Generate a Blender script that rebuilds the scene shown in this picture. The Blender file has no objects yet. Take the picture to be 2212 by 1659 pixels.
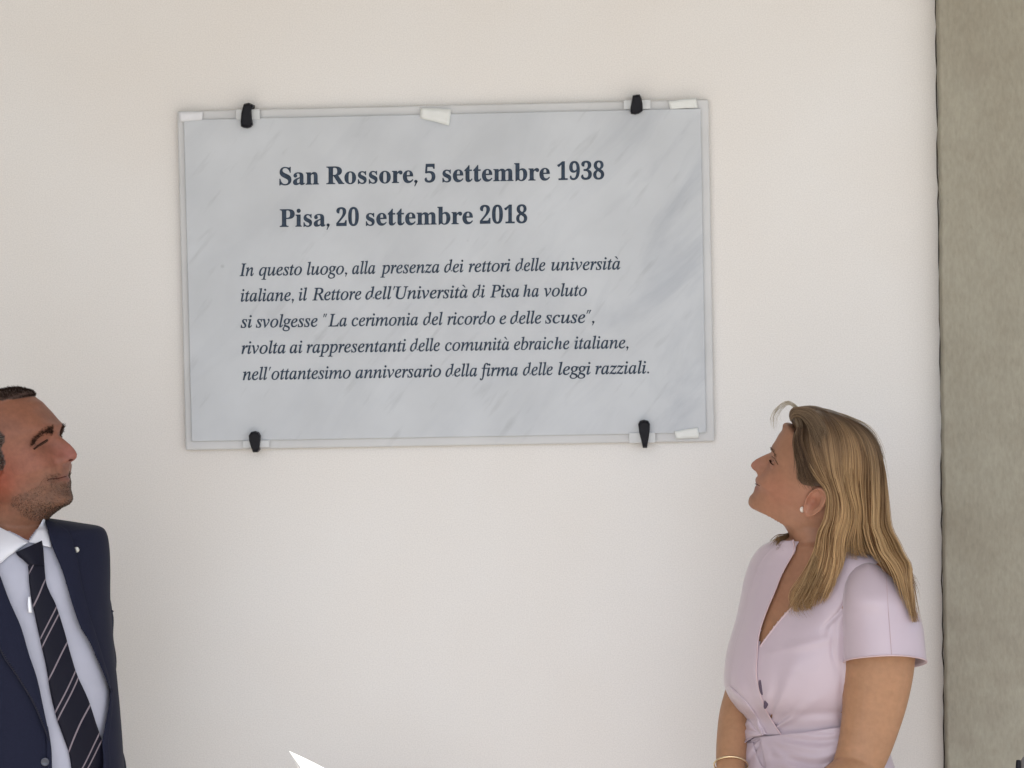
import bpy, bmesh, math, random
import numpy as np
from mathutils import Vector, Matrix
from mathutils.bvhtree import BVHTree

random.seed(4)
rng = np.random.default_rng(4)
S = bpy.context.scene
C = S.collection

# ------------------------------------------------------------------ camera
CAM = np.array([0.41927, -5.96388, 2.02156])
YAW, PITCH, ROLL = -0.0491619, -0.0478978, -0.0200634
FPX, IW, IH = 6576.0, 2212.0, 1659.0
_fw = np.array([math.sin(YAW) * math.cos(PITCH), math.cos(YAW) * math.cos(PITCH), math.sin(PITCH)])
_rt0 = np.array([math.cos(YAW), -math.sin(YAW), 0.0])
_up0 = np.cross(_rt0, _fw)
_rt = _rt0 * math.cos(ROLL) + _up0 * math.sin(ROLL)
_up = -_rt0 * math.sin(ROLL) + _up0 * math.cos(ROLL)
cd = bpy.data.cameras.new('camera')
cam = bpy.data.objects.new('camera', cd)
C.objects.link(cam)
M4 = Matrix.Identity(4)
for i in range(3):
    M4[i][0] = _rt[i]; M4[i][1] = _up[i]; M4[i][2] = -_fw[i]; M4[i][3] = CAM[i]
cam.matrix_world = M4
cd.sensor_width = 36.0
cd.lens = 36.0 * FPX / IW
cd.clip_start = 0.1
cd.clip_end = 500
S.camera = cam

# ------------------------------------------------------------------ sky, sun, exposure
SUN_EL, SUN_AZ = math.radians(50), math.radians(0)     # azimuth measured from straight behind the viewer
w = bpy.data.worlds.new('World'); S.world = w; w.use_nodes = True
nt = w.node_tree
sky = nt.nodes.new('ShaderNodeTexSky'); sky.sky_type = 'NISHITA'; sky.sun_disc = False
sky.sun_elevation = SUN_EL; sky.sun_rotation = math.radians(180)
sky.air_density = 1.0; sky.dust_density = 2.0; sky.ozone_density = 1.0
nt.links.new(sky.outputs[0], nt.nodes['Background'].inputs[0])
nt.nodes['Background'].inputs[1].default_value = 0.15
sl = bpy.data.lights.new('sun', 'SUN'); sl.energy = 3.6; sl.angle = math.radians(0.5); sl.color = (1.0, 0.95, 0.87)
so = bpy.data.objects.new('sun', sl); C.objects.link(so)
sundir = Vector((0, math.cos(SUN_EL), -math.sin(SUN_EL)))
so.rotation_euler = sundir.to_track_quat('-Z', 'Y').to_euler(); so.location = (0, -8, 9)
S.view_settings.view_transform = 'Standard'; S.view_settings.look = 'None'
S.view_settings.exposure = 0.80; S.view_settings.gamma = 1.0
S.view_settings.use_curve_mapping = False
S.cycles.max_bounces = 8; S.cycles.diffuse_bounces = 5; S.cycles.transmission_bounces = 8
S.cycles.sample_clamp_indirect = 6.0

# ------------------------------------------------------------------ projection helpers (photograph layout units)
def raydir(u, v):
    d = _fw + _rt * ((u - IW / 2) / FPX) - _up * ((v - IH / 2) / FPX)
    return d
def at(u, v, y):
    d = raydir(u, v)
    t = (y - CAM[1]) / d[1]
    return CAM + d * t
def ata(uv, y):
    return np.array([at(a, b, y) for a, b in uv])
def to_px(P):
    d = np.asarray(P) - CAM
    z = d @ _fw
    return np.stack([IW / 2 + FPX * (d @ _rt) / z, IH / 2 - FPX * (d @ _up) / z], -1)
def z1(p): return [(x * 0.20420, 813.2 + y * 0.20420) for x, y in p]
def z2(p): return [(x * 0.34629, 1084.3 + y * 0.34629) for x, y in p]
def z3(p): return [(1585.8 + x * 0.2124, 840.4 + y * 0.2124) for x, y in p]
def z4(p): return [(1518.0 + x * 0.33005, 1111.4 + y * 0.33005) for x, y in p]

# ------------------------------------------------------------------ numeric helpers
def crom(P, n, closed=False):
    """smooth (Catmull-Rom) resampling of key points, n samples"""
    P = np.asarray(P, float)
    if P.ndim == 1: P = P[:, None]
    k = len(P)
    t = np.linspace(0, k - 1, n)
    i = np.clip(t.astype(int), 0, k - 2); f = (t - i)[:, None]
    p1 = P[i]; p2 = P[i + 1]
    p0 = np.where((i > 0)[:, None], P[np.maximum(i - 1, 0)], 2 * p1 - p2)
    p3 = np.where((i < k - 2)[:, None], P[np.minimum(i + 2, k - 1)], 2 * p2 - p1)
    return 0.5 * (2 * p1 + (p2 - p0) * f + (2 * p0 - 5 * p1 + 4 * p2 - p3) * f ** 2 + (3 * p1 - p0 - 3 * p2 + p3) * f ** 3)
def arc(P, n):
    """resample polyline evenly by length after smoothing"""
    Q = crom(P, max(8 * len(P), 80))
    s = np.concatenate([[0], np.cumsum(np.linalg.norm(np.diff(Q, axis=0), axis=1))])
    t = np.linspace(0, s[-1], n)
    return np.stack([np.interp(t, s, Q[:, j]) for j in range(Q.shape[1])], 1)
def grid_faces(r, c, wrap=True, flip=False):
    i = np.arange(r - 1)[:, None]; cc = c if wrap else c - 1
    j = np.arange(cc)[None, :]; j2 = (j + 1) % c
    F = np.stack([(i * c + j), (i * c + j2), ((i + 1) * c + j2), ((i + 1) * c + j)], -1).reshape(-1, 4)
    return F[:, ::-1] if flip else F
def mesh_from(name, V, F, smooth=True):
    me = bpy.data.meshes.new(name)
    V = np.asarray(V, dtype=np.float32)
    if isinstance(F, np.ndarray):
        n, k = F.shape
        me.vertices.add(len(V)); me.vertices.foreach_set('co', V.ravel())
        me.loops.add(n * k); me.loops.foreach_set('vertex_index', F.astype(np.int32).ravel())
        me.polygons.add(n); me.polygons.foreach_set('loop_start', np.arange(0, n * k, k, dtype=np.int32))
        me.update(calc_edges=True)
    else:
        me.from_pydata([tuple(map(float, v)) for v in V], [], [tuple(int(a) for a in f) for f in F])
    me.validate()
    if smooth: me.polygons.foreach_set('use_smooth', [True] * len(me.polygons))
    return me
def fix_normals(me):
    bm = bmesh.new(); bm.from_mesh(me)
    bmesh.ops.recalc_face_normals(bm, faces=bm.faces); bm.to_mesh(me); bm.free()
def link(name, me, mat=None, parent=None, label=None, category=None, group=None, kind=None):
    o = bpy.data.objects.new(name, me); C.objects.link(o)
    if mat is not None and me is not None: me.materials.append(mat)
    if parent is not None: o.parent = parent; o.matrix_parent_inverse = parent.matrix_world.inverted()
    if label: o['label'] = label
    if category: o['category'] = category
    if group: o['group'] = group
    if kind: o['kind'] = kind
    return o
def empty(name, loc, **k):
    o = link(name, None, **k); o.location = loc; o.empty_display_size = 0.1
    bpy.context.view_layer.update()
    return o
def boxmesh(name, x0, x1, y0, y1, z0, z1_, bev=0.0, seg=2):
    bm = bmesh.new()
    bmesh.ops.create_cube(bm, size=1)
    for v in bm.verts:
        v.co = Vector(((x0 + x1) / 2 + v.co.x * (x1 - x0), (y0 + y1) / 2 + v.co.y * (y1 - y0), (z0 + z1_) / 2 + v.co.z * (z1_ - z0)))
    if bev: bmesh.ops.bevel(bm, geom=bm.edges[:], offset=bev, segments=seg, affect='EDGES', profile=0.5)
    me = bpy.data.meshes.new(name); bm.to_mesh(me); bm.free()
    return me
def ring_loft(rings, cap=True):
    """rings: (r, c, 3) array -> closed mesh V, F(list)"""
    rings = np.asarray(rings); r, c, _ = rings.shape
    V = rings.reshape(-1, 3)
    F = grid_faces(r, c)
    if not cap: return V, F
    c0 = rings[0].mean(0); c1 = rings[-1].mean(0)
    n = len(V)
    V = np.vstack([V, c0, c1])
    j = np.arange(c); j2 = (j + 1) % c
    a = np.stack([j2, j, np.full(c, n), np.full(c, n)], 1)
    b = np.stack([(r - 1) * c + j, (r - 1) * c + j2, np.full(c, n + 1), np.full(c, n + 1)], 1)
    FF = [tuple(x) for x in F] + [tuple(x[:3]) for x in a] + [tuple(x[:3]) for x in b]
    return V, FF
def tube(P, R, c=12, n=None, squash=None):
    """tapered tube along key points P with radii R"""
    P = np.asarray(P, float); R = np.asarray(R, float)
    if n: 
        K = crom(np.hstack([P, R[:, None]]), n); P = K[:, :3]; R = K[:, 3]
    T = np.gradient(P, axis=0); T /= np.linalg.norm(T, axis=1)[:, None] + 1e-12
    up = np.array([0, 1, 0.0]) if abs(T[:, 1]).mean() < 0.7 else np.array([1.0, 0, 0])
    A = np.cross(T, up); A /= np.linalg.norm(A, axis=1)[:, None] + 1e-12
    B = np.cross(T, A)
    th = np.linspace(0, 2 * np.pi, c, endpoint=False)
    sq = 1.0 if squash is None else squash
    rings = P[:, None] + R[:, None, None] * (np.cos(th)[None, :, None] * A[:, None] + sq * np.sin(th)[None, :, None] * B[:, None])
    return rings
def merge(parts):
    V = []; F = []; n = 0
    for v, f in parts:
        V.append(np.asarray(v)); F += [tuple(int(a) + n for a in q) for q in f]; n += len(v)
    return np.vstack(V), F
def ellipsoid(c, r, nu=16, nv=10, rot=None):
    u = np.linspace(0, 2 * np.pi, nu, endpoint=False); v = np.linspace(0.12, np.pi - 0.12, nv)
    P = np.stack([np.sin(v)[:, None] * np.cos(u), np.sin(v)[:, None] * np.sin(u), np.cos(v)[:, None] * np.ones(nu)], -1) * np.array(r)
    if rot is not None: P = P @ np.array(rot).T
    return ring_loft(P + np.array(c))
def remesh(V, F, voxel, smooth_it=4, sf=0.5):
    me = mesh_from('body', V, F); fix_normals(me)
    o = bpy.data.objects.new('tmp', me); C.objects.link(o)
    m = o.modifiers.new('r', 'REMESH'); m.mode = 'VOXEL'; m.voxel_size = voxel; m.adaptivity = 0
    if smooth_it:
        s = o.modifiers.new('s', 'SMOOTH'); s.iterations = smooth_it; s.factor = sf
    dg = bpy.context.evaluated_depsgraph_get()
    out = bpy.data.meshes.new_from_object(o.evaluated_get(dg))
    bpy.data.objects.remove(o); out.name = 'body'
    out.polygons.foreach_set('use_smooth', [True] * len(out.polygons))
    return out
def relax(me, mask, it=25):
    co = coords(me); e = np.empty(len(me.edges) * 2, dtype=np.int32); me.edges.foreach_get('vertices', e); e = e.reshape(-1, 2)
    e = e[mask[e].any(1)]; n = len(co); m = mask.astype(float)[:, None]
    for _ in range(it):
        acc = np.zeros_like(co); cnt = np.zeros(n)
        np.add.at(acc, e[:, 0], co[e[:, 1]]); np.add.at(acc, e[:, 1], co[e[:, 0]]); np.add.at(cnt, e[:, 0], 1); np.add.at(cnt, e[:, 1], 1)
        co = np.where((m > 0) & (cnt[:, None] > 0), .4 * co + .6 * acc / np.maximum(cnt, 1)[:, None], co)
    me.vertices.foreach_set('co', co.astype(np.float32).ravel()); me.update()
def coords(me):
    a = np.empty(len(me.vertices) * 3, dtype=np.float32); me.vertices.foreach_get('co', a); return a.reshape(-1, 3).astype(float)
def set_color(me, col, name='pigment'):
    a = me.color_attributes.new(name, 'FLOAT_COLOR', 'POINT')
    c4 = np.ones((len(me.vertices), 4), dtype=np.float32); c4[:, :3] = col
    a.data.foreach_set('color', c4.ravel())
def bvh(V, F): return BVHTree.FromPolygons([tuple(map(float, v)) for v in V], [tuple(int(a) for a in f) for f in F])
def bvh_me(me): return BVHTree.FromPolygons([v.co[:] for v in me.vertices], [tuple(p.vertices) for p in me.polygons])
def cast(trees, u, v):
    d = raydir(u, v); d = d / np.linalg.norm(d); best = None
    for t in trees:
        h = t.ray_cast(Vector(CAM), Vector(d), 20)
        if h[0] is not None and (best is None or h[3] < best): best = h[3]
    return best, d
def smooth_noise(x, seed, k=5):
    r = np.random.default_rng(seed); out = 0
    for i in range(k):
        a = r.normal(size=x.shape[-1]); a = a / np.linalg.norm(a) * (1.6 ** i)
        out = out + np.sin(x @ a + r.uniform(0, 6.28)) / (1.3 ** i)
    return out / 2.2

def patch(trees, L, R, rows, cols, off=0.006, thick=0.003, bulge=0.0, smooth_it=8, edge_in=0.0, relief=None, dep=None):
    """cloth piece laid over what lies beneath: L and R are its two side edges, top to bottom"""
    A = arc(L, rows); B = arc(R, rows)
    s = np.linspace(0, 1, cols)
    UV = A[:, None] * (1 - s)[None, :, None] + B[:, None] * s[None, :, None]
    D = np.full((rows, cols), np.nan); dirs = np.zeros((rows, cols, 3))
    for i in range(rows):
        for j in range(cols):
            t, d = cast(trees, *UV[i, j]); dirs[i, j] = d
            if t is not None: D[i, j] = t
            elif dep is not None: D[i, j] = (dep - CAM[1]) / d[1]
    if np.isnan(D).any():
        for _ in range(400):
            m = np.isnan(D)
            if not m.any(): break
            P = np.pad(D, 1, constant_values=np.nan)
            N = np.stack([P[:-2, 1:-1], P[2:, 1:-1], P[1:-1, :-2], P[1:-1, 2:]])
            with np.errstate(all='ignore'):
                import warnings; warnings.simplefilter('ignore')
                av = np.nanmean(N, axis=0)
            D[m] = av[m]
    for _ in range(smooth_it):
        P = np.pad(D, 1, mode='edge'); D = 0.5 * D + 0.125 * (P[:-2, 1:-1] + P[2:, 1:-1] + P[1:-1, :-2] + P[1:-1, 2:])
    D = D - off - bulge * np.sin(np.pi * s)[None] ** 0.6
    if relief is not None:
        tt, ss = np.meshgrid(np.linspace(0, 1, rows), s, indexing='ij'); D = D - relief(tt, ss)
    F0 = CAM + dirs * D[..., None]; B0 = CAM + dirs * (D + thick)[..., None]
    V = np.vstack([F0.reshape(-1, 3), B0.reshape(-1, 3)]); n = rows * cols
    f = grid_faces(rows, cols, wrap=False)
    Fs = [tuple(q) for q in f] + [tuple(q[::-1] + n) for q in f]
    border = [(i * cols, (i + 1) * cols) for i in range(rows - 1)] + [(i * cols + cols - 1, (i + 1) * cols + cols - 1) for i in range(rows - 1)]
    border += [(j, j + 1) for j in range(cols - 1)] + [((rows - 1) * cols + j, (rows - 1) * cols + j + 1) for j in range(cols - 1)]
    Fs += [(a, b, b + n, a + n) for a, b in border]
    me = mesh_from('patch', V, Fs); fix_normals(me)
    uvl = me.uv_layers.new(name='UVMap')
    tt, ss = np.meshgrid(np.linspace(0, 1, rows), s, indexing='ij'); uvp = np.stack([ss.ravel(), tt.ravel()], 1); uvp = np.vstack([uvp, uvp])
    li = np.empty(len(me.loops), dtype=np.int32); me.loops.foreach_get('vertex_index', li)
    uvl.data.foreach_set('uv', uvp[li].astype(np.float32).ravel())
    return me
def edge_tube(trees, L, n=40, r=0.0012, off=0.004, dep=None):
    A = arc(L, n); P = []
    last = None
    for u, v in A:
        t, d = cast(trees, u, v)
        if t is None: t = last if last is not None else ((dep if dep is not None else -0.45) - CAM[1]) / d[1]
        last = t; P.append(CAM + d * (t - off))
    P = np.array(P)
    for _ in range(6): P[1:-1] = 0.5 * P[1:-1] + 0.25 * (P[:-2] + P[2:])
    V, F = ring_loft(tube(P, np.full(n, r), 6))
    return V, F
def inside(poly, P):
    poly = np.asarray(poly); x, y = P[:, 0], P[:, 1]; c = np.zeros(len(P), bool); j = len(poly) - 1
    for i in range(len(poly)):
        xi, yi = poly[i]; xj, yj = poly[j]
        c ^= ((yi > y) != (yj > y)) & (x < (xj - xi) * (y - yi) / (yj - yi + 1e-12) + xi); j = i
    return c

# ------------------------------------------------------------------ materials
def mat(name, col=(0.5, 0.5, 0.5), rough=0.6, spec=0.5, metal=0.0, noise=0.0, nscale=20, bump=0.0, bscale=200, bdist=0.001,
        attr=None, sheen=0.0, sss=0.0, sssr=(1, .35, .2), col2=None, detail=6, stretch=None):
    m = bpy.data.materials.new(name); m.use_nodes = True; N = m.node_tree.nodes; Lk = m.node_tree.links
    b = N['Principled BSDF']
    b.inputs['Roughness'].default_value = rough; b.inputs['Metallic'].default_value = metal
    b.inputs['Specular IOR Level'].default_value = spec
    if sheen: b.inputs['Sheen Weight'].default_value = sheen; b.inputs['Sheen Roughness'].default_value = 0.4
    if sss:
        b.inputs['Subsurface Weight'].default_value = sss; b.inputs['Subsurface Radius'].default_value = sssr
        b.inputs['Subsurface Scale'].default_value = 0.006
    tc = N.new('ShaderNodeTexCoord'); mp = N.new('ShaderNodeMapping')
    Lk.new(tc.outputs['Object'], mp.inputs[0])
    if stretch: mp.inputs['Scale'].default_value = stretch
    src = None
    if attr:
        a = N.new('ShaderNodeAttribute'); a.attribute_name = attr; src = a.outputs['Color']
    if noise or col2:
        t = N.new('ShaderNodeTexNoise'); t.inputs['Scale'].default_value = nscale; t.inputs['Detail'].default_value = detail
        t.inputs['Roughness'].default_value = 0.6
        Lk.new(mp.outputs[0], t.inputs['Vector'])
        mx = N.new('ShaderNodeMix'); mx.data_type = 'RGBA'
        rmp = N.new('ShaderNodeMapRange'); rmp.inputs['From Min'].default_value = 0.3; rmp.inputs['From Max'].default_value = 0.7
        Lk.new(t.outputs[0], rmp.inputs[0]); Lk.new(rmp.outputs[0], mx.inputs[0])
        if src is not None:
            mul = N.new('ShaderNodeMix'); mul.data_type = 'RGBA'; mul.blend_type = 'MULTIPLY'; mul.inputs[0].default_value = 1
            mx.inputs[6].default_value = (1 - noise, 1 - noise, 1 - noise, 1); mx.inputs[7].default_value = (1 + noise, 1 + noise, 1 + noise, 1)
            mx.clamp_result = False
            Lk.new(src, mul.inputs[6]); Lk.new(mx.outputs[2], mul.inputs[7]); src = mul.outputs[2]
        else:
            c2 = col2 if col2 else tuple(max(0, x * (1 - noise)) for x in col)
            c1 = col if col2 else tuple(x * (1 + noise) for x in col)
            mx.inputs[6].default_value = (*c2, 1); mx.inputs[7].default_value = (*c1, 1); src = mx.outputs[2]
    if src is not None: Lk.new(src, b.inputs['Base Color'])
    else: b.inputs['Base Color'].default_value = (*col, 1)
    if bump:
        t2 = N.new('ShaderNodeTexNoise'); t2.inputs['Scale'].default_value = bscale; t2.inputs['Detail'].default_value = 5
        Lk.new(mp.outputs[0], t2.inputs['Vector'])
        bp = N.new('ShaderNodeBump'); bp.inputs['Strength'].default_value = bump; bp.inputs['Distance'].default_value = bdist
        Lk.new(t2.outputs[0], bp.inputs['Height']); Lk.new(bp.outputs[0], b.inputs['Normal'])
    return m

def wall_material():
    m = bpy.data.materials.new('painted_plaster'); m.use_nodes = True; N = m.node_tree.nodes; Lk = m.node_tree.links
    b = N['Principled BSDF']; b.inputs['Roughness'].default_value = 0.85; b.inputs['Specular IOR Level'].default_value = 0.25
    tc = N.new('ShaderNodeTexCoord')
    n1 = N.new('ShaderNodeTexNoise'); n1.inputs['Scale'].default_value = 1.6; n1.inputs['Detail'].default_value = 3
    n2 = N.new('ShaderNodeTexNoise'); n2.inputs['Scale'].default_value = 380; n2.inputs['Detail'].default_value = 2
    Lk.new(tc.outputs['Object'], n1.inputs[0]); Lk.new(tc.outputs['Object'], n2.inputs[0])
    r = N.new('ShaderNodeValToRGB'); e = r.color_ramp.elements
    e[0].position = 0.35; e[0].color = (0.765, 0.735, 0.70, 1); e[1].position = 0.65; e[1].color = (0.785, 0.77, 0.75, 1)
    Lk.new(n1.outputs[0], r.inputs[0])
    r2 = N.new('ShaderNodeMapRange'); r2.inputs['From Min'].default_value = 0.25; r2.inputs['From Max'].default_value = 0.75
    r2.inputs['To Min'].default_value = 0.93; r2.inputs['To Max'].default_value = 1.06; Lk.new(n2.outputs[0], r2.inputs[0])
    mx = N.new('ShaderNodeMix'); mx.data_type = 'RGBA'; mx.blend_type = 'MULTIPLY'; mx.inputs[0].default_value = 1
    Lk.new(r.outputs[0], mx.inputs[6]); Lk.new(r2.outputs[0], mx.inputs[7]); Lk.new(mx.outputs[2], b.inputs['Base Color'])
    n3 = N.new('ShaderNodeTexNoise'); n3.inputs['Scale'].default_value = 35; n3.inputs['Detail'].default_value = 6
    Lk.new(tc.outputs['Object'], n3.inputs[0])
    bp = N.new('ShaderNodeBump'); bp.inputs['Strength'].default_value = 0.25; bp.inputs['Distance'].default_value = 0.002
    Lk.new(n3.outputs[0], bp.inputs['Height']); Lk.new(bp.outputs[0], b.inputs['Normal'])
    return m
def marble_material(name, base=(0.545, 0.57, 0.60), vein=(0.36, 0.39, 0.44), amt=1.0):
    m = bpy.data.materials.new(name); m.use_nodes = True; N = m.node_tree.nodes; Lk = m.node_tree.links
    b = N['Principled BSDF']; b.inputs['Roughness'].default_value = 0.38; b.inputs['Specular IOR Level'].default_value = 0.4
    tc = N.new('ShaderNodeTexCoord'); mr = N.new('ShaderNodeMapping'); mr.inputs['Rotation'].default_value = (0, math.radians(-40), 0)
    mp = N.new('ShaderNodeMapping'); mp.inputs['Scale'].default_value = (5.5, 1, 1.5); Lk.new(tc.outputs['Object'], mr.inputs[0]); Lk.new(mr.outputs[0], mp.inputs[0])
    n1 = N.new('ShaderNodeTexNoise'); n1.inputs['Scale'].default_value = 1.5; n1.inputs['Detail'].default_value = 8; n1.inputs['Roughness'].default_value = 0.6
    n1.inputs['Distortion'].default_value = 1.2
    # the sheet of bluish veins is densest towards the right-hand edge of the slab
    Lk.new(mp.outputs[0], n1.inputs[0])
    r = N.new('ShaderNodeValToRGB'); e = r.color_ramp.elements
    e[0].position = 0.46; e[0].color = (0, 0, 0, 1); e[1].position = 0.68; e[1].color = (1, 1, 1, 1); Lk.new(n1.outputs[0], r.inputs[0])
    sx = N.new('ShaderNodeSeparateXYZ'); Lk.new(tc.outputs['Object'], sx.inputs[0])
    g = N.new('ShaderNodeMapRange'); g.inputs['From Min'].default_value = 0.12; g.inputs['From Max'].default_value = 0.5
    g.inputs['To Min'].default_value = 0.22; g.inputs['To Max'].default_value = 0.9; g.interpolation_type = 'SMOOTHSTEP'; Lk.new(sx.outputs[0], g.inputs[0])
    mu = N.new('ShaderNodeMath'); mu.operation = 'MULTIPLY'; Lk.new(r.outputs[0], mu.inputs[0]); Lk.new(g.outputs[0], mu.inputs[1])
    mu2 = N.new('ShaderNodeMath'); mu2.operation = 'MULTIPLY'; mu2.inputs[1].default_value = 0.75 * amt; Lk.new(mu.outputs[0], mu2.inputs[0])
    mx = N.new('ShaderNodeMix'); mx.data_type = 'RGBA'; mx.inputs[6].default_value = (*base, 1); mx.inputs[7].default_value = (*vein, 1)
    Lk.new(mu2.outputs[0], mx.inputs[0])
    # thin dark veins
    n2 = N.new('ShaderNodeTexNoise'); n2.inputs['Scale'].default_value = 2.3; n2.inputs['Detail'].default_value = 5; n2.inputs['Distortion'].default_value = 1.1
    Lk.new(mp.outputs[0], n2.inputs[0])
    ab = N.new('ShaderNodeMath'); ab.operation = 'SUBTRACT'; ab.inputs[1].default_value = 0.57; Lk.new(n2.outputs[0], ab.inputs[0])
    ab2 = N.new('ShaderNodeMath'); ab2.operation = 'ABSOLUTE'; Lk.new(ab.outputs[0], ab2.inputs[0])
    vr = N.new('ShaderNodeMapRange'); vr.inputs['From Min'].default_value = 0.0; vr.inputs['From Max'].default_value = 0.012
    vr.inputs['From Min'].default_value = 0.60; vr.inputs['From Max'].default_value = 0.80
    vr.inputs['To Min'].default_value = 0.0; vr.inputs['To Max'].default_value = 0.32 * amt; Lk.new(n2.outputs[0], vr.inputs[0])
    mpb = N.new('ShaderNodeMapping'); mpb.inputs['Scale'].default_value = (13.0, 1, 2.4)
    mpa = N.new('ShaderNodeMapping'); mpa.inputs['Rotation'].default_value = (0, 0, 0)
    Lk.new(mr.outputs[0], mpb.inputs[0]); Lk.new(mpb.outputs[0], n2.inputs[0]); n2.inputs['Scale'].default_value = 3.5; n2.inputs['Distortion'].default_value = 0.15
    # speckle
    vo = N.new('ShaderNodeTexVoronoi'); vo.inputs['Scale'].default_value = 17; Lk.new(tc.outputs['Object'], vo.inputs[0])
    vs = N.new('ShaderNodeMapRange'); vs.inputs['From Min'].default_value = 0.05; vs.inputs['From Max'].default_value = 0.10
    vs.inputs['To Min'].default_value = 0.35 * amt; vs.inputs['To Max'].default_value = 0; Lk.new(vo.outputs[0], vs.inputs[0])
    n4 = N.new('ShaderNodeTexNoise'); n4.inputs['Scale'].default_value = 9; Lk.new(tc.outputs['Object'], n4.inputs[0])
    g4 = N.new('ShaderNodeMath'); g4.operation = 'GREATER_THAN'; g4.inputs[1].default_value = 0.6; Lk.new(n4.outputs[0], g4.inputs[0])
    m4 = N.new('ShaderNodeMath'); m4.operation = 'MULTIPLY'; Lk.new(vs.outputs[0], m4.inputs[0]); Lk.new(g4.outputs[0], m4.inputs[1])
    ad = N.new('ShaderNodeMath'); ad.operation = 'ADD'; Lk.new(vr.outputs[0], ad.inputs[0]); Lk.new(m4.outputs[0], ad.inputs[1])
    m3 = N.new('ShaderNodeMix'); m3.data_type = 'RGBA'; m3.inputs[7].default_value = (0.2, 0.215, 0.23, 1)
    Lk.new(ad.outputs[0], m3.inputs[0]); Lk.new(mx.outputs[2], m3.inputs[6])
    n5 = N.new('ShaderNodeTexNoise'); n5.inputs['Scale'].default_value = 6; n5.inputs['Detail'].default_value = 9; Lk.new(tc.outputs['Object'], n5.inputs[0])
    r5 = N.new('ShaderNodeMapRange'); r5.inputs['From Min'].default_value = 0.3; r5.inputs['From Max'].default_value = 0.7
    r5.inputs['To Min'].default_value = 0.93; r5.inputs['To Max'].default_value = 1.06; Lk.new(n5.outputs[0], r5.inputs[0])
    m5 = N.new('ShaderNodeMix'); m5.data_type = 'RGBA'; m5.blend_type = 'MULTIPLY'; m5.inputs[0].default_value = 1
    Lk.new(m3.outputs[2], m5.inputs[6]); Lk.new(r5.outputs[0], m5.inputs[7]); Lk.new(m5.outputs[2], b.inputs['Base Color'])
    return m
def stone_material():
    m = bpy.data.materials.new('grey_stone'); m.use_nodes = True; N = m.node_tree.nodes; Lk = m.node_tree.links
    b = N['Principled BSDF']; b.inputs['Roughness'].default_value = 0.85
    tc = N.new('ShaderNodeTexCoord')
    def noise(sc, det, vec=None, st=None):
        t = N.new('ShaderNodeTexNoise'); t.inputs['Scale'].default_value = sc; t.inputs['Detail'].default_value = det; t.inputs['Roughness'].default_value = 0.65
        if st:
            mp = N.new('ShaderNodeMapping'); mp.inputs['Scale'].default_value = st; Lk.new(tc.outputs['Object'], mp.inputs[0]); Lk.new(mp.outputs[0], t.inputs[0])
        else: Lk.new(tc.outputs['Object'], t.inputs[0])
        return t
    a = noise(4.5, 8); r = N.new('ShaderNodeValToRGB'); e = r.color_ramp.elements
    e[0].position = 0.28; e[0].color = (0.29, 0.262, 0.203, 1); e[1].position = 0.68; e[1].color = (0.365, 0.345, 0.277, 1)
    Lk.new(a.outputs[0], r.inputs[0])
    f = noise(150, 4, st=(1, 1, 0.4)); rr = N.new('ShaderNodeMapRange'); rr.inputs['From Min'].default_value = 0.25; rr.inputs['From Max'].default_value = 0.75
    rr.inputs['To Min'].default_value = 0.88; rr.inputs['To Max'].default_value = 1.11; Lk.new(f.outputs[0], rr.inputs[0])
    mx = N.new('ShaderNodeMix'); mx.data_type = 'RGBA'; mx.blend_type = 'MULTIPLY'; mx.inputs[0].default_value = 1
    Lk.new(r.outputs[0], mx.inputs[6]); Lk.new(rr.outputs[0], mx.inputs[7])
    st = noise(2.2, 4); sr = N.new('ShaderNodeMapRange'); sr.inputs['From Min'].default_value = 0.58; sr.inputs['From Max'].default_value = 0.75
    sr.inputs['To Min'].default_value = 0; sr.inputs['To Max'].default_value = 0.55; Lk.new(st.outputs[0], sr.inputs[0])
    m2 = N.new('ShaderNodeMix'); m2.data_type = 'RGBA'; m2.inputs[7].default_value = (0.21, 0.175, 0.14, 1)
    Lk.new(sr.outputs[0], m2.inputs[0]); Lk.new(mx.outputs[2], m2.inputs[6]); Lk.new(m2.outputs[2], b.inputs['Base Color'])
    bp = N.new('ShaderNodeBump'); bp.inputs['Strength'].default_value = 0.5; bp.inputs['Distance'].default_value = 0.002
    Lk.new(f.outputs[0], bp.inputs['Height']); Lk.new(bp.outputs[0], b.inputs['Normal'])
    return m
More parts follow.
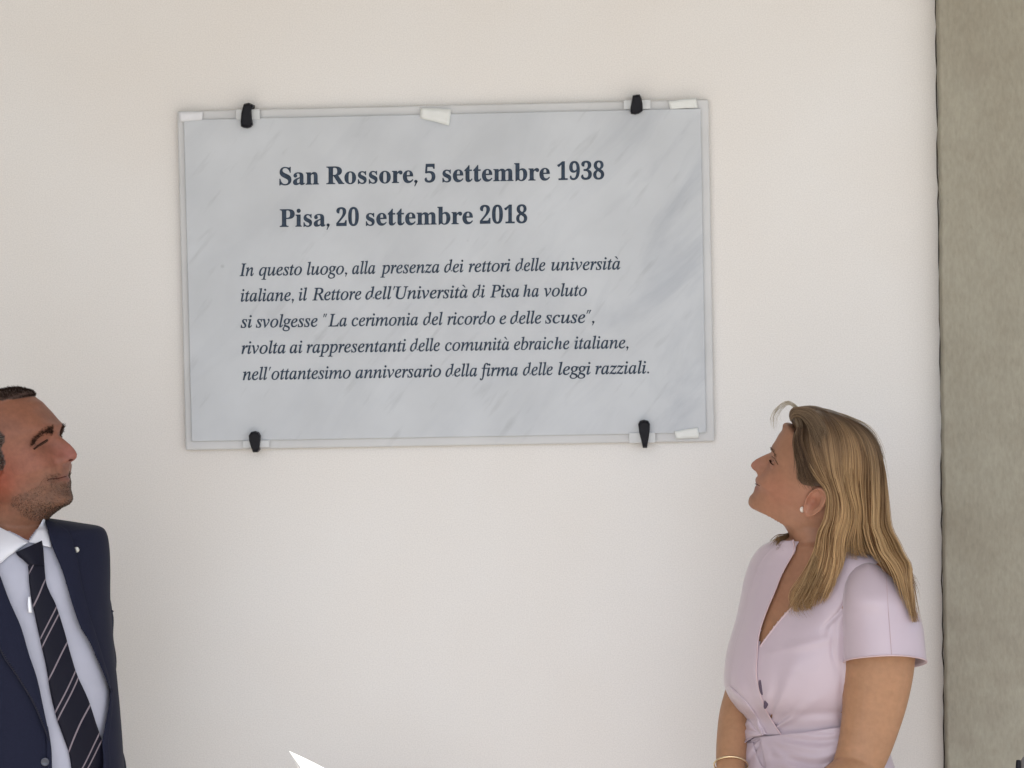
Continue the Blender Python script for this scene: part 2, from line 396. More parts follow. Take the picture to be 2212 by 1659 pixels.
def tie_material():
    m = bpy.data.materials.new('striped_silk'); m.use_nodes = True; N = m.node_tree.nodes; Lk = m.node_tree.links
    b = N['Principled BSDF']; b.inputs['Roughness'].default_value = 0.5; b.inputs['Specular IOR Level'].default_value = 0.15
    uv = N.new('ShaderNodeUVMap'); uv.uv_map = 'UVMap'; sx = N.new('ShaderNodeSeparateXYZ'); Lk.new(uv.outputs[0], sx.inputs[0])
    def M(op, a, bb=None):
        n = N.new('ShaderNodeMath'); n.operation = op
        for i, v in enumerate((a, bb)):
            if v is None: continue
            if isinstance(v, (int, float)): n.inputs[i].default_value = v
            else: Lk.new(v, n.inputs[i])
        return n.outputs[0]
    w_ = M('ADD', sx.outputs[1], M('MULTIPLY', sx.outputs[0], M('ADD', M('MULTIPLY', sx.outputs[1], 0.15), 0.12)))
    ph = M('FRACT', M('DIVIDE', M('ADD', M('SUBTRACT', w_, 0.205), 0.8625), 0.345))
    def line(c, wd): return M('LESS_THAN', M('ABSOLUTE', M('SUBTRACT', ph, c)), wd)
    s = M('MAXIMUM', M('MAXIMUM', line(0.5, 0.016), line(0.945, 0.014)), line(0.055, 0.014))
    mx = N.new('ShaderNodeMix'); mx.data_type = 'RGBA'; mx.inputs[6].default_value = (0.008, 0.008, 0.017, 1); mx.inputs[7].default_value = (0.24, 0.20, 0.23, 1)
    Lk.new(s, mx.inputs[0]); Lk.new(mx.outputs[2], b.inputs['Base Color'])
    return m

mWall = wall_material()
mStone = stone_material()
mMarble = marble_material('veined_marble')
mMarbleEdge = marble_material('pale_marble_border', base=(0.60, 0.605, 0.61), vein=(0.50, 0.52, 0.54), amt=0.4)
mInk = mat('dark_grey_letter_paint', (0.042, 0.060, 0.090), rough=0.7, spec=0.15, noise=0.3, nscale=150)
mBlack = mat('black_plastic_clip', (0.008, 0.008, 0.012), rough=0.5, spec=0.2, bump=0.2, bscale=300)
mPaper = mat('white_paper_tape', (0.74, 0.75, 0.78), rough=0.7, noise=0.03, nscale=60)
mPaper2 = mat('cream_paper_tape', (0.76, 0.78, 0.76), rough=0.7, noise=0.03, nscale=60)
mFloor = mat('pale_stone_floor', (0.46, 0.43, 0.39), rough=0.8, noise=0.12, nscale=3)
mSunBlocker = mat('sun_blocker_white', (0.7, 0.68, 0.65), rough=0.9, noise=0.04, nscale=4)
mLeftBlocker = mat('light_blocker_grey', (0.30, 0.29, 0.28), rough=0.9, noise=0.05, nscale=5)
mGap = mat('dark_joint', (0.06, 0.05, 0.04), rough=1)
mSkinW = mat('skin_woman', rough=0.5, spec=0.35, attr='pigment', noise=0.07, nscale=90, bump=0.12, bscale=420, bdist=0.0008, sss=0.12)
mSkinM = mat('skin_man', rough=0.5, spec=0.35, attr='pigment', noise=0.12, nscale=110, bump=0.2, bscale=330, bdist=0.001, sss=0.10)
mHairW = mat('blonde_hair', rough=0.40, spec=0.22, attr='pigment')
mHairM = mat('dark_cropped_hair', rough=0.7, spec=0.1, attr='pigment')
mBrow = mat('dark_brow_hair', (0.050, 0.024, 0.015), rough=0.8, spec=0.1)
mBrowW = mat('brown_brow_hair', (0.14, 0.07, 0.035), rough=0.7)
mEyeW = mat('eye_white', (0.62, 0.58, 0.54), rough=0.25)
mIris = mat('eye_iris', (0.04, 0.025, 0.015), rough=0.15)
mDress = mat('lilac_pink_satin', (0.545, 0.45, 0.50), rough=0.34, spec=0.5, noise=0.025, nscale=9, bump=0.10, bscale=900, bdist=0.0006, sheen=0.25)
mCloth = mat('white_cotton_cloth', (0.80, 0.80, 0.80), rough=0.8)
mGapShade = mat('gap_shade_dark', (0.10, 0.07, 0.10), rough=0.9)
mDressIn = mat('dress_lining', (0.50, 0.36, 0.38), rough=0.7)
mPiping = mat('dress_piping', (0.62, 0.47, 0.49), rough=0.5)
mSuit = mat('navy_wool', (0.014, 0.016, 0.034), rough=0.8, spec=0.12, noise=0.12, nscale=400, bump=0.25, bscale=900, bdist=0.0006, sheen=0.04)
mSeam = mat('navy_seam_thread', (0.012, 0.012, 0.025), rough=0.8)
mShirt = mat('shaded_shirt_cotton', (0.46, 0.47, 0.56), rough=0.75, noise=0.03, nscale=30, bump=0.15, bscale=700, bdist=0.0006)  # white shirt toned grey-blue, its shade under the jacket put into the colour
mCollar = mat('white_collar_cotton', (0.76, 0.77, 0.83), rough=0.7)
mTie = tie_material()
mSilver = mat('polished_silver', (0.85, 0.85, 0.87), rough=0.15, metal=1.0)
mGold = mat('pale_gold', (0.9, 0.72, 0.45), rough=0.2, metal=1.0)
mPearl = mat('pearl', (0.85, 0.78, 0.70), rough=0.15)
mShoe = mat('black_shoe_leather', (0.02, 0.02, 0.02), rough=0.3)
mPin = mat('enamel_pin', (0.45, 0.45, 0.42), rough=0.3, metal=0.6, noise=0.3, nscale=400)
mKnot = mat('dark_silk', (0.008, 0.008, 0.017), rough=0.5, spec=0.15)
mRecessShade = mat('recess_shade', (0.07, 0.018, 0.014), rough=0.7, spec=0.1)
mClip = mat('bright_steel', (0.9, 0.92, 0.97), rough=0.35, metal=0.3)
mButton = mat('navy_button', (0.03, 0.035, 0.06), rough=0.2, spec=0.8)
mFoam = mat('grey_mesh', (0.20, 0.19, 0.19), rough=0.7, bump=0.6, bscale=500)

# ------------------------------------------------------------------ setting
XE = at(2024, 60, 0)[0]
XE0 = at(2022, 0, 0); XE1 = at(2041, 1659, 0)
def edge_x(z): return XE0[0] + (XE1[0] - XE0[0]) * (XE0[2] - z) / (XE0[2] - XE1[2])

link('floor', boxmesh('floor', -40, 40, -60, 0.3, -0.15, 0.0), mFloor, kind='structure')

# plaster wall: 0.3 m thick block, front face at y = 0
me = boxmesh('plaster_wall', -4.0, 1.9, 0.0, 0.3, 0.0, 3.4)
link('plaster_wall', me, mWall, label='large smooth off-white plaster wall behind the plaque and the two people', category='wall')

# stone pilaster, its left arris uneven, proud of the plaster
def pilaster():
    n = 150; zs = np.linspace(0, 3.4, n)
    r = np.random.default_rng(11)
    wav = np.interp(zs, np.linspace(0, 3.4, 260), np.convolve(r.normal(size=260), [.25, .5, .25], 'same')) * 0.0016
    wav *= np.interp(zs, [0, 1.9, 2.3, 3.4], [0.5, 0.6, 1.3, 1.3])
    xl = np.array([edge_x(z) for z in zs]) + wav
    y0, y1, bv = 0.05, -0.045, 0.004
    prof = []
    for x, z in zip(xl, zs):
        prof.append([(x, y0, z), (x, y1 + bv, z), (x + bv * 0.4, y1 + bv * 0.3, z), (x + bv, y1, z), (x + 0.35, y1, z), (x + 0.7, y1, z), (x + 0.705, y0, z)])
    V, F = ring_loft(np.array(prof)); me = mesh_from('stone_pilaster', V, F, smooth=False); fix_normals(me); return me
link('stone_pilaster', pilaster(), mStone, label='rough grey-brown stone pilaster at the right edge of the white wall', category='pilaster')

# dark open joint where plaster meets stone
zz = np.linspace(0.0, 3.38, 120); r_ = np.random.default_rng(5)
jit = r_.normal(size=120) * 0.0011
P = np.array([(edge_x(z) - 0.0005 + j, -0.002, z) for z, j in zip(zz, jit)])
V, F = ring_loft(tube(P, np.full(120, 0.0012), 6))
link('wall_joint', mesh_from('wall_joint', V, F), mGap, kind='structure')

# unseen slab added overhead to block the sun, notched to light the cloth peak
cotE = 1 / math.tan(SUN_EL); RZ = 3.4
def rp(x, z): return (x, -(RZ - z) * cotE)
ap = at(660, 1640, -0.3); ax = ap[0]; az = 0.76      # the gap in the blocker lights the wall only below z = 0.76
outer = -3.7
dz_out = (-outer / cotE) - (RZ - az)
notch = [rp(ax - .10, az - dz_out), rp(ax - .10, az), rp(ax + .20, az), rp(ax + .20, az - dz_out)]
poly = [(-5.5, 0.0), (-5.5, outer)] + notch + [(5.5, outer), (5.5, 0.0)]
bm = bmesh.new(); vs = [bm.verts.new((x, y, RZ)) for x, y in poly]; f = bm.faces.new(vs)
ex = bmesh.ops.extrude_face_region(bm, geom=[f]); bmesh.ops.translate(bm, verts=[v for v in ex['geom'] if isinstance(v, bmesh.types.BMVert)], vec=(0, 0, 0.01))
bmesh.ops.triangulate(bm, faces=bm.faces); bmesh.ops.recalc_face_normals(bm, faces=bm.faces)
me = bpy.data.meshes.new('sun_blocker'); bm.to_mesh(me); bm.free()
link('sun_blocker', me, mSunBlocker, kind='structure')

# unseen block added left of the frame to dim that side of the wall
link('left_light_blocker', boxmesh('left_light_blocker', -3.0, -2.8, -3.6, -0.002, 0.002, 3.395), mLeftBlocker, kind='structure')

# ------------------------------------------------------------------ plaque
PW, PH, PZ = 1.04, 0.666, 1.95
IX, IZ = 0.0135, 0.0173
plaque = empty('marble_plaque', (0, -0.012, PZ), label='grey veined marble plaque with dark Italian inscription mounted on the white wall', category='plaque')
def slab(x0, x1, z0, z1_, y0, y1, bev, mat_, name, parent):
    me = boxmesh(name, x0, x1, y0, y1, z0, z1_, bev, 2)
    return link(name, me, mat_, parent)
o = slab(-PW / 2, PW / 2, PZ - PH / 2, PZ + PH / 2, -0.016, -0.003, 0.003, mMarbleEdge, 'border_slab', plaque)
o = slab(-PW / 2 + IX, PW / 2 - IX - 0.002, PZ - PH / 2 + IZ, PZ + PH / 2 - IZ, -0.023, -0.0165, 0.0015, mMarble, 'marble_face', plaque)
for nm, mt in (('border_slab', mMarbleEdge), ('marble_face', mMarble)): pass
FACE_Y = -0.023
# wall-side spacer
slab(-PW / 2 + 0.06, PW / 2 - 0.06, PZ - PH / 2 + 0.06, PZ + PH / 2 - 0.06, -0.0025, -0.0005, 0.0, mMarbleEdge, 'backing', plaque)

def mathtext(t, U, Lw, D=None):
    o = ''
    for c in t:
        if 'A' <= c <= 'Z': o += chr(U + ord(c) - 65)
        elif c == 'h' and Lw == 0x1D44E: o += chr(0x1D489)
        elif 'a' <= c <= 'z': o += chr(Lw + ord(c) - 97)
        elif '0' <= c <= '9' and D: o += chr(D + ord(c) - 48)
        else: o += c
    return o
def glyphs(body, off=0.0):
    cu = bpy.data.curves.new('t', 'FONT'); cu.body = body; cu.offset = off; cu.extrude = 0.0; cu.resolution_u = 4
    ob = bpy.data.objects.new('t', cu); C.objects.link(ob); dg = bpy.context.evaluated_depsgraph_get()
    me = bpy.data.meshes.new_from_object(ob.evaluated_get(dg)); bpy.data.objects.remove(ob)
    V = np.array([v.co[:2] for v in me.vertices]); F = [tuple(p.vertices) for p in me.polygons]
    bpy.data.meshes.remove(me); bpy.data.curves.remove(cu)
    return V, F
def s5(x): return (560 + x / 2.458) * 0.6777
def s6(x): return (1400 + x / 2.458) * 0.6777
LINES = [
    (True, (399.6, 600), (386.9, 1305), 37.5, [("San", 603.4, 688.9), ("Rossore,", 704.9, 902.8), ("5", 917.1, 940.6), ("settembre", 955.7, 1188.1), ("1938", 1203.8, 1305.3)]),
    (True, (490.0, 604), (481.5, 1139), 37.5, [("Pisa,", 604.2, 713.1), ("20", 726.4, 775.2), ("settembre", 790.3, 1021.8), ("2018", 1036.5, 1139)]),
    (False, (596.2, 518), (581.8, 1338), 26.5, [("In", s5(500), s5(612)), ("questo", s5(652), s5(990)), ("luogo,", s5(1028), s5(1345)), ("alla", s5(1382), s5(1565)), ("presenza", s5(1603), s5(2068)), ("dei", s6(38), s6(190)), ("rettori", s6(230), s6(558)), ("delle", s6(595), s6(832)), ("università", s6(878), s6(1420))]),
    (False, (651.3, 520), (638.9, 1268), 26.5, [("italiane,", s5(510), s5(928)), ("il", s5(965), s5(1030)), ("Rettore", s5(1070), s5(1455)), ("dell’Università", s5(1485), s6(225)), ("di", s6(260), s6(358)), ("Pisa", s6(398), s6(628)), ("ha", s6(658), s6(782)), ("voluto", s6(820), s6(1158))]),
    (False, (707.8, 520), (697.0, 1283), 26.5, [("si", s5(510), s5(598)), ("svolgesse", s5(628), s5(1112)), ("“La", s5(1155), s5(1342)), ("cerimonia", s5(1378), s5(1900)), ("del", s5(1938), s5(2092)), ("ricordo", s5(2128), s6(438)), ("e", s6(472), s6(525)), ("delle", s6(555), s6(800)), ("scuse”,", s6(830), s6(1218))]),
    (False, (764.3, 522), (752.0, 1356), 26.5, [("rivolta", s5(515), s5(862)), ("ai", s5(893), s5(993)), ("rappresentanti", s5(1025), s5(1805)), ("delle", s5(1835), s5(2070)), ("comunità", s6(45), s6(550)), ("ebraiche", s6(585), s6(1020)), ("italiane,", s6(1060), s6(1485))]),
    (False, (820.9, 525), (806.5, 1403), 26.5, [("nell’ottantesimo", s5(525), s5(1372)), ("anniversario", s5(1408), s5(2080)), ("della", s6(48), s6(298)), ("firma", s6(318), s6(618)), ("delle", s6(655), s6(890)), ("leggi", s6(932), s6(1187)), ("razziali.", s6(1222), s6(1645))]),
]
for bold, (vl, ul), (vr, ur), cap, words in LINES:
    parts = []
    ref = glyphs(chr(0x1D408) if bold else chr(0x1D43C))[0]; caph = ref[:, 1].max() - max(0, ref[:, 1].min())
    for wd, u0, u1 in words:
        grave = 'à' in wd
        body = wd.replace('à', 'a').replace('’', '\'') if False else wd.replace('à', 'a')
        body = body.replace('’', '\ue000').replace('“', '\ue001').replace('”', '\ue002')
        segs = []
        # build the word piece by piece so that quotes and accents can be drawn as small wedges
        if bold: tx = mathtext(body, 0x1D400, 0x1D41A, 0x1D7CE)
        else: tx = mathtext(body, 0x1D434, 0x1D44E)
        chunks = []; cur = ''
        for ch in tx:
            if ch in '\ue000\ue001\ue002,.' or ch == chr(0x1D489):
                if cur: chunks.append(cur); cur = ''
                chunks.append(ch)
            else: cur += ch
        if cur: chunks.append(cur)
        x = 0.0; VV = []; FF = []; nn = 0
        def add(V, F):
            global nn
        for ch in chunks:
            if ch in '\ue000\ue001\ue002,.':
                def wedge(x0, ytop, h, lean, wt, wb):
                    return np.array([(x0 + lean * h, ytop), (x0 + lean * h + wt, ytop), (x0 + wb, ytop - h), (x0, ytop - h)])
                if ch == ',':
                    q = [np.array([(x + .06 + .065 * math.cos(a), .045 + .06 * math.sin(a)) for a in np.linspace(0, 2 * math.pi, 10, endpoint=False)]),
                         wedge(x + 0.0, .06, .21, .33, .075, .03)]
                    adv = 0.16
                elif ch == '.':
                    q = [np.array([(x + .05 + .058 * math.cos(a), .05 + .058 * math.sin(a)) for a in np.linspace(0, 2 * math.pi, 10, endpoint=False)])]; adv = 0.14
                elif ch == '\ue000': q = [wedge(x + .04, caph * 1.04, .22, .3, .085, .03)]; adv = 0.16
                elif ch == '\ue001': q = [wedge(x + .02, caph * 1.04, .2, .35, .075, .045), wedge(x + .14, caph * 1.04, .2, .35, .075, .045)]; adv = 0.30
                else: q = [wedge(x + .03, caph * 1.04, .22, .32, .085, .03), wedge(x + .15, caph * 1.04, .22, .32, .085, .03)]; adv = 0.30
                for a in q:
                    VV.append(a); FF.append(tuple(range(nn, nn + len(a)))); nn += len(a)
                x += adv
            else:
                V, F = glyphs(ch, 0.008 if bold else (-0.001 if ch == chr(0x1D489) else 0.012))
                V = V.copy(); V[:, 0] += x - V[:, 0].min() + 0.01
                VV.append(V); FF += [tuple(i + nn for i in f) for f in F]; nn += len(V); x = V[:, 0].max() + 0.035
        if grave:
            xr = VV[-1][:, 0].max()
            a = np.array([(xr - .30, caph * 1.05), (xr - .19, caph * 1.07), (xr - .10, caph * .84), (xr - .14, caph * .83)])
            VV.append(a); FF.append(tuple(range(nn, nn + 4))); nn += 4
        V = np.vstack(VV)
        if not bold: V[:, 0] -= 0.06 * V[:, 1]
        xs = (V[:, 0] - V[:, 0].min()) / (V[:, 0].max() - V[:, 0].min())
        uu = u0 + xs * (u1 - u0)
        base = vl + (vr - vl) * (uu - ul) / (ur - ul)
        vv = base - V[:, 1] / caph * cap
        W = np.array([at(a, b, FACE_Y - 0.0007) for a, b in zip(uu, vv)])
        bk = W.copy(); bk[:, 1] = FACE_Y - 0.0001
        parts.append((W, FF))
    V, F = merge(parts)
    me = mesh_from('inscription_line', V, F, smooth=False)
    bm = bmesh.new(); bm.from_mesh(me)
    for f in bm.faces:
        f.normal_update()
        if f.normal.y > 0: f.normal_flip()
    bm.to_mesh(me); bm.free()
    link('inscription_line', me, mInk, plaque)

# clips --------------------------------------------------------------
def clip(name, outline, pad, label):
    c = np.mean(outline, axis=0)
    base = at(c[0], c[1], -0.04)
    root = empty(name, tuple(base), label=label, category='clip', group='black clips holding the marble plaque')
    o3 = ata(outline, -0.030); n = len(o3)
    front = ata((np.array(outline) - c) * 0.74 + c, -0.041)
    back = o3.copy(); back[:, 1] = -0.002
    mid = ata((np.array(outline) - c) * 0.93 + c, -0.038)
    V = np.vstack([back, o3, mid, front]); F = [tuple(q) for q in grid_faces(4, n)] + [tuple(range(3 * n, 4 * n)), tuple(range(n))[::-1]]
    # keep the part over the marble clear of it
    me = mesh_from('hook', V, F, smooth=False); fix_normals(me)
    link('hook', me, mBlack, root)
    p3 = ata(pad, -0.025); x0, x1 = p3[:, 0].min(), p3[:, 0].max(); zA, zB = p3[:, 2].min(), p3[:, 2].max()
    link('pad', boxmesh('pad', x0, x1, -0.0258, -0.0235, zA, zB, 0.0006, 1), mPad, root)
mPad = mat('translucent_clip_pad', (0.60, 0.62, 0.635), rough=0.25, spec=0.5)
k = 0.6777
def srcz(ox, oy, f, pts): return [((ox + x / f) * k, (oy + y / f) * k) for x, y in pts]
clip('plaque_clip', srcz(700, 280, 9.217, [(715, 470), (850, 435), (985, 500), (975, 590), (930, 620), (945, 900), (975, 1090), (910, 1160), (800, 1190), (680, 1165), (625, 1130), (615, 1000), (635, 750), (670, 590)]),
     srcz(700, 280, 9.217, [(480, 640), (1180, 640), (1180, 930), (480, 930)]), 'black bent clip gripping the top edge of the plaque, on the left')
clip('plaque_clip', srcz(1950, 260, 7.373, [(490, 325), (580, 305), (660, 300), (700, 400), (725, 520), (728, 690), (640, 750), (550, 775), (450, 755), (435, 700), (440, 600), (470, 450)]),
     srcz(1950, 260, 7.373, [(280, 440), (910, 440), (910, 640), (280, 640)]), 'black tapered clip gripping the top edge of the plaque, on the right')
clip('plaque_clip', srcz(560, 900, 2.458, [(572, 1200), (590, 1172), (620, 1165), (650, 1175), (665, 1205), (660, 1260), (655, 1310), (640, 1332), (605, 1332), (590, 1290), (575, 1240)]),
     srcz(560, 900, 2.458, [(525, 1240), (735, 1240), (735, 1292), (525, 1292)]), 'short black rounded clip under the bottom left of the plaque')
clip('plaque_clip', srcz(1960, 1300, 6.144, [(455, 320), (490, 255), (570, 235), (650, 255), (688, 320), (680, 460), (660, 600), (630, 785), (545, 785), (515, 640), (475, 480)]),
     srcz(1960, 1300, 6.144, [(280, 490), (790, 490), (790, 680), (280, 680)]), 'long black tapered clip under the bottom right of the plaque')

# tapes --------------------------------------------------------------
def tape(quad, label, m, curl=0.0):
    n = 10; a, b, c, d = [np.array(q) for q in quad]    # tl tr br bl
    rows = 4; V = []
    for i in range(rows):
        for j in range(n):
            s, t = j / (n - 1), i / (rows - 1)
            p = (a * (1 - s) + b * s) * (1 - t) + (d * (1 - s) + c * s) * t
            lift = 0.0008 + curl * (t ** 2) * (0.35 + s * 0.65)
            V.append(at(p[0] + 0.25 * math.sin(7 * s + i), p[1] + 0.3 * math.sin(9 * s + 2 * i), FACE_Y - 0.0008 - lift))
    V = np.array(V); bk = V.copy(); bk[:, 1] += 0.0005; N_ = len(V)
    f = grid_faces(rows, n, wrap=False); F = [tuple(q) for q in f] + [tuple(q[::-1] + N_) for q in f]
    br = [(j, j + 1) for j in range(n - 1)] + [((rows - 1) * n + j, (rows - 1) * n + j + 1) for j in range(n - 1)] + [(i * n, (i + 1) * n) for i in range(rows - 1)] + [(i * n + n - 1, (i + 1) * n + n - 1) for i in range(rows - 1)]
    F += [(p, q, q + N_, p + N_) for p, q in br]
    me = mesh_from('paper_strip', np.vstack([V, bk]), F); fix_normals(me)
    link('paper_strip', me, m, label=label, category='tape', group='paper strips stuck on the plaque edge')
tape([(386.5, 242), (438, 241.5), (436.5, 259.5), (387.5, 263)], 'faint white tape strip on the upper left corner of the plaque', mPaper)
tape([(908, 233), (975, 236), (970, 271), (907, 255)], 'tilted white paper strip folded over the middle of the plaque top edge', mPaper2, 0.006)
tape([(1443, 218.5), (1503, 211.5), (1507, 232.5), (1447, 235.5)], 'white paper strip on the upper right corner of the plaque', mPaper2, 0.001)
tape([(1456, 932), (1507, 923), (1511, 945), (1460, 948)], 'small white paper strip on the lower right corner of the plaque', mPaper2, 0.001)

# ================================================================== heads
def gauss(P, c, s):
    d = (P - np.array(c)) / np.array(s); return np.exp(-0.5 * (d ** 2).sum(1))
class Head:
    def __init__(h, u0, v0, y0, pitch, yaw, side, rows, trace, base, sig):
        """side = +1 faces right, -1 faces left; yaw > 0 turns the face towards the camera"""
        h.o = at(u0, v0, y0); h.p = pitch; h.side = side
        h.f = np.array([side * math.cos(yaw), -math.sin(yaw), 0.0]); h.l = np.array([-h.f[1], h.f[0], 0.0])
        d = np.linalg.norm(h.o - CAM); h.s = FPX / ((h.o - CAM) @ _fw); h.u0 = u0; h.v0 = v0
        h.cy = side * (to_px(h.o + .1 * h.f)[0] - to_px(h.o)[0]) / (.1 * h.s)
        h.trace = np.array([h.px2loc(u, v) for u, v in trace])
    def px2loc(h, u, v):
        X = (u - h.u0) * h.side / h.s / h.cy; Z = (h.v0 - v) / h.s
        c, s = math.cos(h.p), math.sin(h.p)
        return (X * c + Z * s, -X * s + Z * c)
    def loc2w(h, L):
        L = np.atleast_2d(L); c, s = math.cos(h.p), math.sin(h.p)
        X = L[:, 0] * c - L[:, 2] * s; Z = L[:, 0] * s + L[:, 2] * c
        return h.o + X[:, None] * h.f + L[:, 1:2] * h.l + np.array([0, 0, 1.0]) * Z[:, None]
    def w2loc(h, Wp):
        D = np.atleast_2d(Wp) - h.o; X = D @ h.f; Y = D @ h.l; Z = D[:, 2]; c, s = math.cos(h.p), math.sin(h.p)
        return np.stack([X * c + Z * s, Y, -X * s + Z * c], 1)
    def sag(h, X, Z):
        """world-upright sagittal metres -> local"""
        c, s = math.cos(h.p), math.sin(h.p); return (X * c + Z * s, -X * s + Z * c)
def build_head(h, F, B, Wd, zsig, zprof, feats, NR=300, NC=176, nf=0.92, rowmax=0.62):
    K = np.hstack([np.array(F), np.array(B), np.array(Wd)[:, None]])
    D = crom(K, NR)
    ph = np.linspace(0, 2 * np.pi, NC, endpoint=False); th = ph - 0.45 * np.sin(ph)
    ct, st = np.cos(th), np.sin(th)
    ex = np.interp(np.linspace(0, 1, NR), [0, .3, .45, .52, .64, .72, 1], [1, nf, nf, 1.12, 1.12, nf, 1.0])[:, None]
    c2 = np.sign(ct) * np.abs(ct)[None] ** ex; s2 = np.sign(st) * np.abs(st)[None] ** ex
    Fx, Fz, Bx, Bz, w_ = [D[:, i:i + 1] for i in range(5)]
    X = (Fx + Bx) / 2 + (Fx - Bx) / 2 * c2; Z = (Fz + Bz) / 2 + (Fz - Bz) / 2 * c2; Y = np.maximum(w_, 0.001) * s2
    P = np.stack([X, Y, Z], -1)
    fr = np.clip((ct - 0.15) / 0.5, 0, 1)[None, :, None] * np.ones((NR, 1, 1))
    # profile detail (nose, lips, chin) on the mid-line with its own lateral fall-off
    tz, tx = zprof[:, 1].copy(), zprof[:, 0].copy()
    for i in range(1, len(tz)): tz[i] = min(tz[i], tz[i - 1] - .0007)
    tz, tx = tz[::-1], tx[::-1]
    mid = P[:, 0, :]; face_rows = (mid[:, 2] > tz[0]) & (mid[:, 2] < tz[-1]) & (np.arange(NR) < NR * rowmax)
    bz, bx = mid[face_rows, 2], mid[face_rows, 0]; ob = np.argsort(bz)
    zl = P[..., 2]; base_at = np.interp(zl, bz[ob], bx[ob]); tgt = np.interp(zl, tz, tx)
    delta = np.where((zl >= tz[0]) & (zl <= tz[-1]), tgt - base_at, 0)
    endf = np.clip((zl - tz[0]) / 0.006, 0, 1) * np.clip((tz[-1] - zl) / 0.01, 0, 1)
    sg = np.interp(zl, [a for a, b in zsig], [b for a, b in zsig])
    g = np.exp(-(np.abs(P[..., 1]) / sg) ** 2.3)
    rowf = np.clip((rowmax - np.linspace(0, 1, NR)) / 0.04, 0, 1)[:, None]
    P[..., 0] += np.clip(delta, -.02, .04) * endf * g * fr[..., 0] * rowf
    for (c, s, d) in feats:
        for sy in ((1, -1) if abs(c[1]) > 1e-6 else (1,)):
            cc = (c[0], c[1] * sy, c[2]); dd = np.array([d[0], d[1] * sy, d[2]])
            wgt = gauss(P.reshape(-1, 3), cc, s).reshape(NR, NC, 1)
            P += wgt * dd
    rings = h.loc2w(P.reshape(-1, 3)).reshape(NR, NC, 3)
    return ring_loft(rings)
def fit_head(h, F, B, Wd, zsig, tl, feats, trace_px, rowmax):
    """nudges the mid-line profile until the head's outline has the traced shape"""
    tl = tl.copy(); t0_ = tl.copy()
    for it in range(4):
        hd = build_head(h, F, B, Wd, zsig, tl, feats, rowmax=rowmax)
        px = to_px(hd[0])
        if it == 3: break
        for i, (u, v) in enumerate(trace_px):
            k = np.abs(px[:, 1] - v) < 1.3
            if k.any(): tl[i, 0] += .8 * np.clip(h.side * u - (h.side * px[k, 0]).max(), -10, 6) / (h.s * h.cy); tl[i, 0] = np.clip(tl[i, 0], t0_[i, 0] - .0045, t0_[i, 0] + .003)
    return hd
def ear_mesh(h, c, size, tilt, side, flare=0.45, nr=14, na=40):
    """ear as relief disc: helix rim, antihelix, concha, lobe; side = +1 person's left"""
    a = np.linspace(0, 2 * np.pi, na, endpoint=False); r = np.linspace(0, 1, nr)
    R, A = np.meshgrid(r, a, indexing='ij')
    ow = 0.5 * (0.60 + 0.10 * np.sin(A) - 0.10 * np.cos(2 * A)); 
    ex = R * np.cos(A) * (0.30 + 0.035 * np.sin(A)); ez = R * np.sin(A) * 0.5
    ex = ex + 0.04 * np.sin(A) * R
    H = 0.14 * np.exp(-((R - 0.88) / 0.11) ** 2) * np.clip(1.1 - 0.9 * np.exp(-((A - 4.7) / 0.6) ** 2) , 0, 1)
    H += 0.10 * np.exp(-((R - 0.58) / 0.12) ** 2) * np.clip(-np.cos(A) * 0.9 + 0.3, 0, 1)
    H -= 0.20 * np.exp(-((ex - 0.06) ** 2 + (ez + 0.03) ** 2) / 0.012)
    H += 0.06 * np.exp(-((ex - 0.24) ** 2 + (ez + 0.07) ** 2) / 0.004)
    H[-1] -= 0.02
    # ex: + is towards the face; back of the ear stands away from the head
    off = H + flare * (0.30 - ex) * 0.55
    c_, s_ = math.cos(tilt), math.sin(tilt)
    X = (ex * c_ - ez * s_) * size; Z = (ex * s_ + ez * c_) * size; Y = off * size * side
    F_ = np.stack([c[0] + X, c[1] * side + Y, c[2] + Z], -1); Bk = F_.copy(); Bk[..., 1] -= side * (0.045 * size + 0.003 + 0.05 * size * (1 - R))
    n = nr * na; V = np.vstack([F_.reshape(-1, 3), Bk.reshape(-1, 3)])
    f = grid_faces(nr, na); FF = [tuple(q) for q in f] + [tuple(q[::-1] + n) for q in f]
    FF += [((nr - 1) * na + j, (nr - 1) * na + (j + 1) % na, (nr - 1) * na + (j + 1) % na + n, (nr - 1) * na + j + n) for j in range(na)]
    return h.loc2w(V), FF
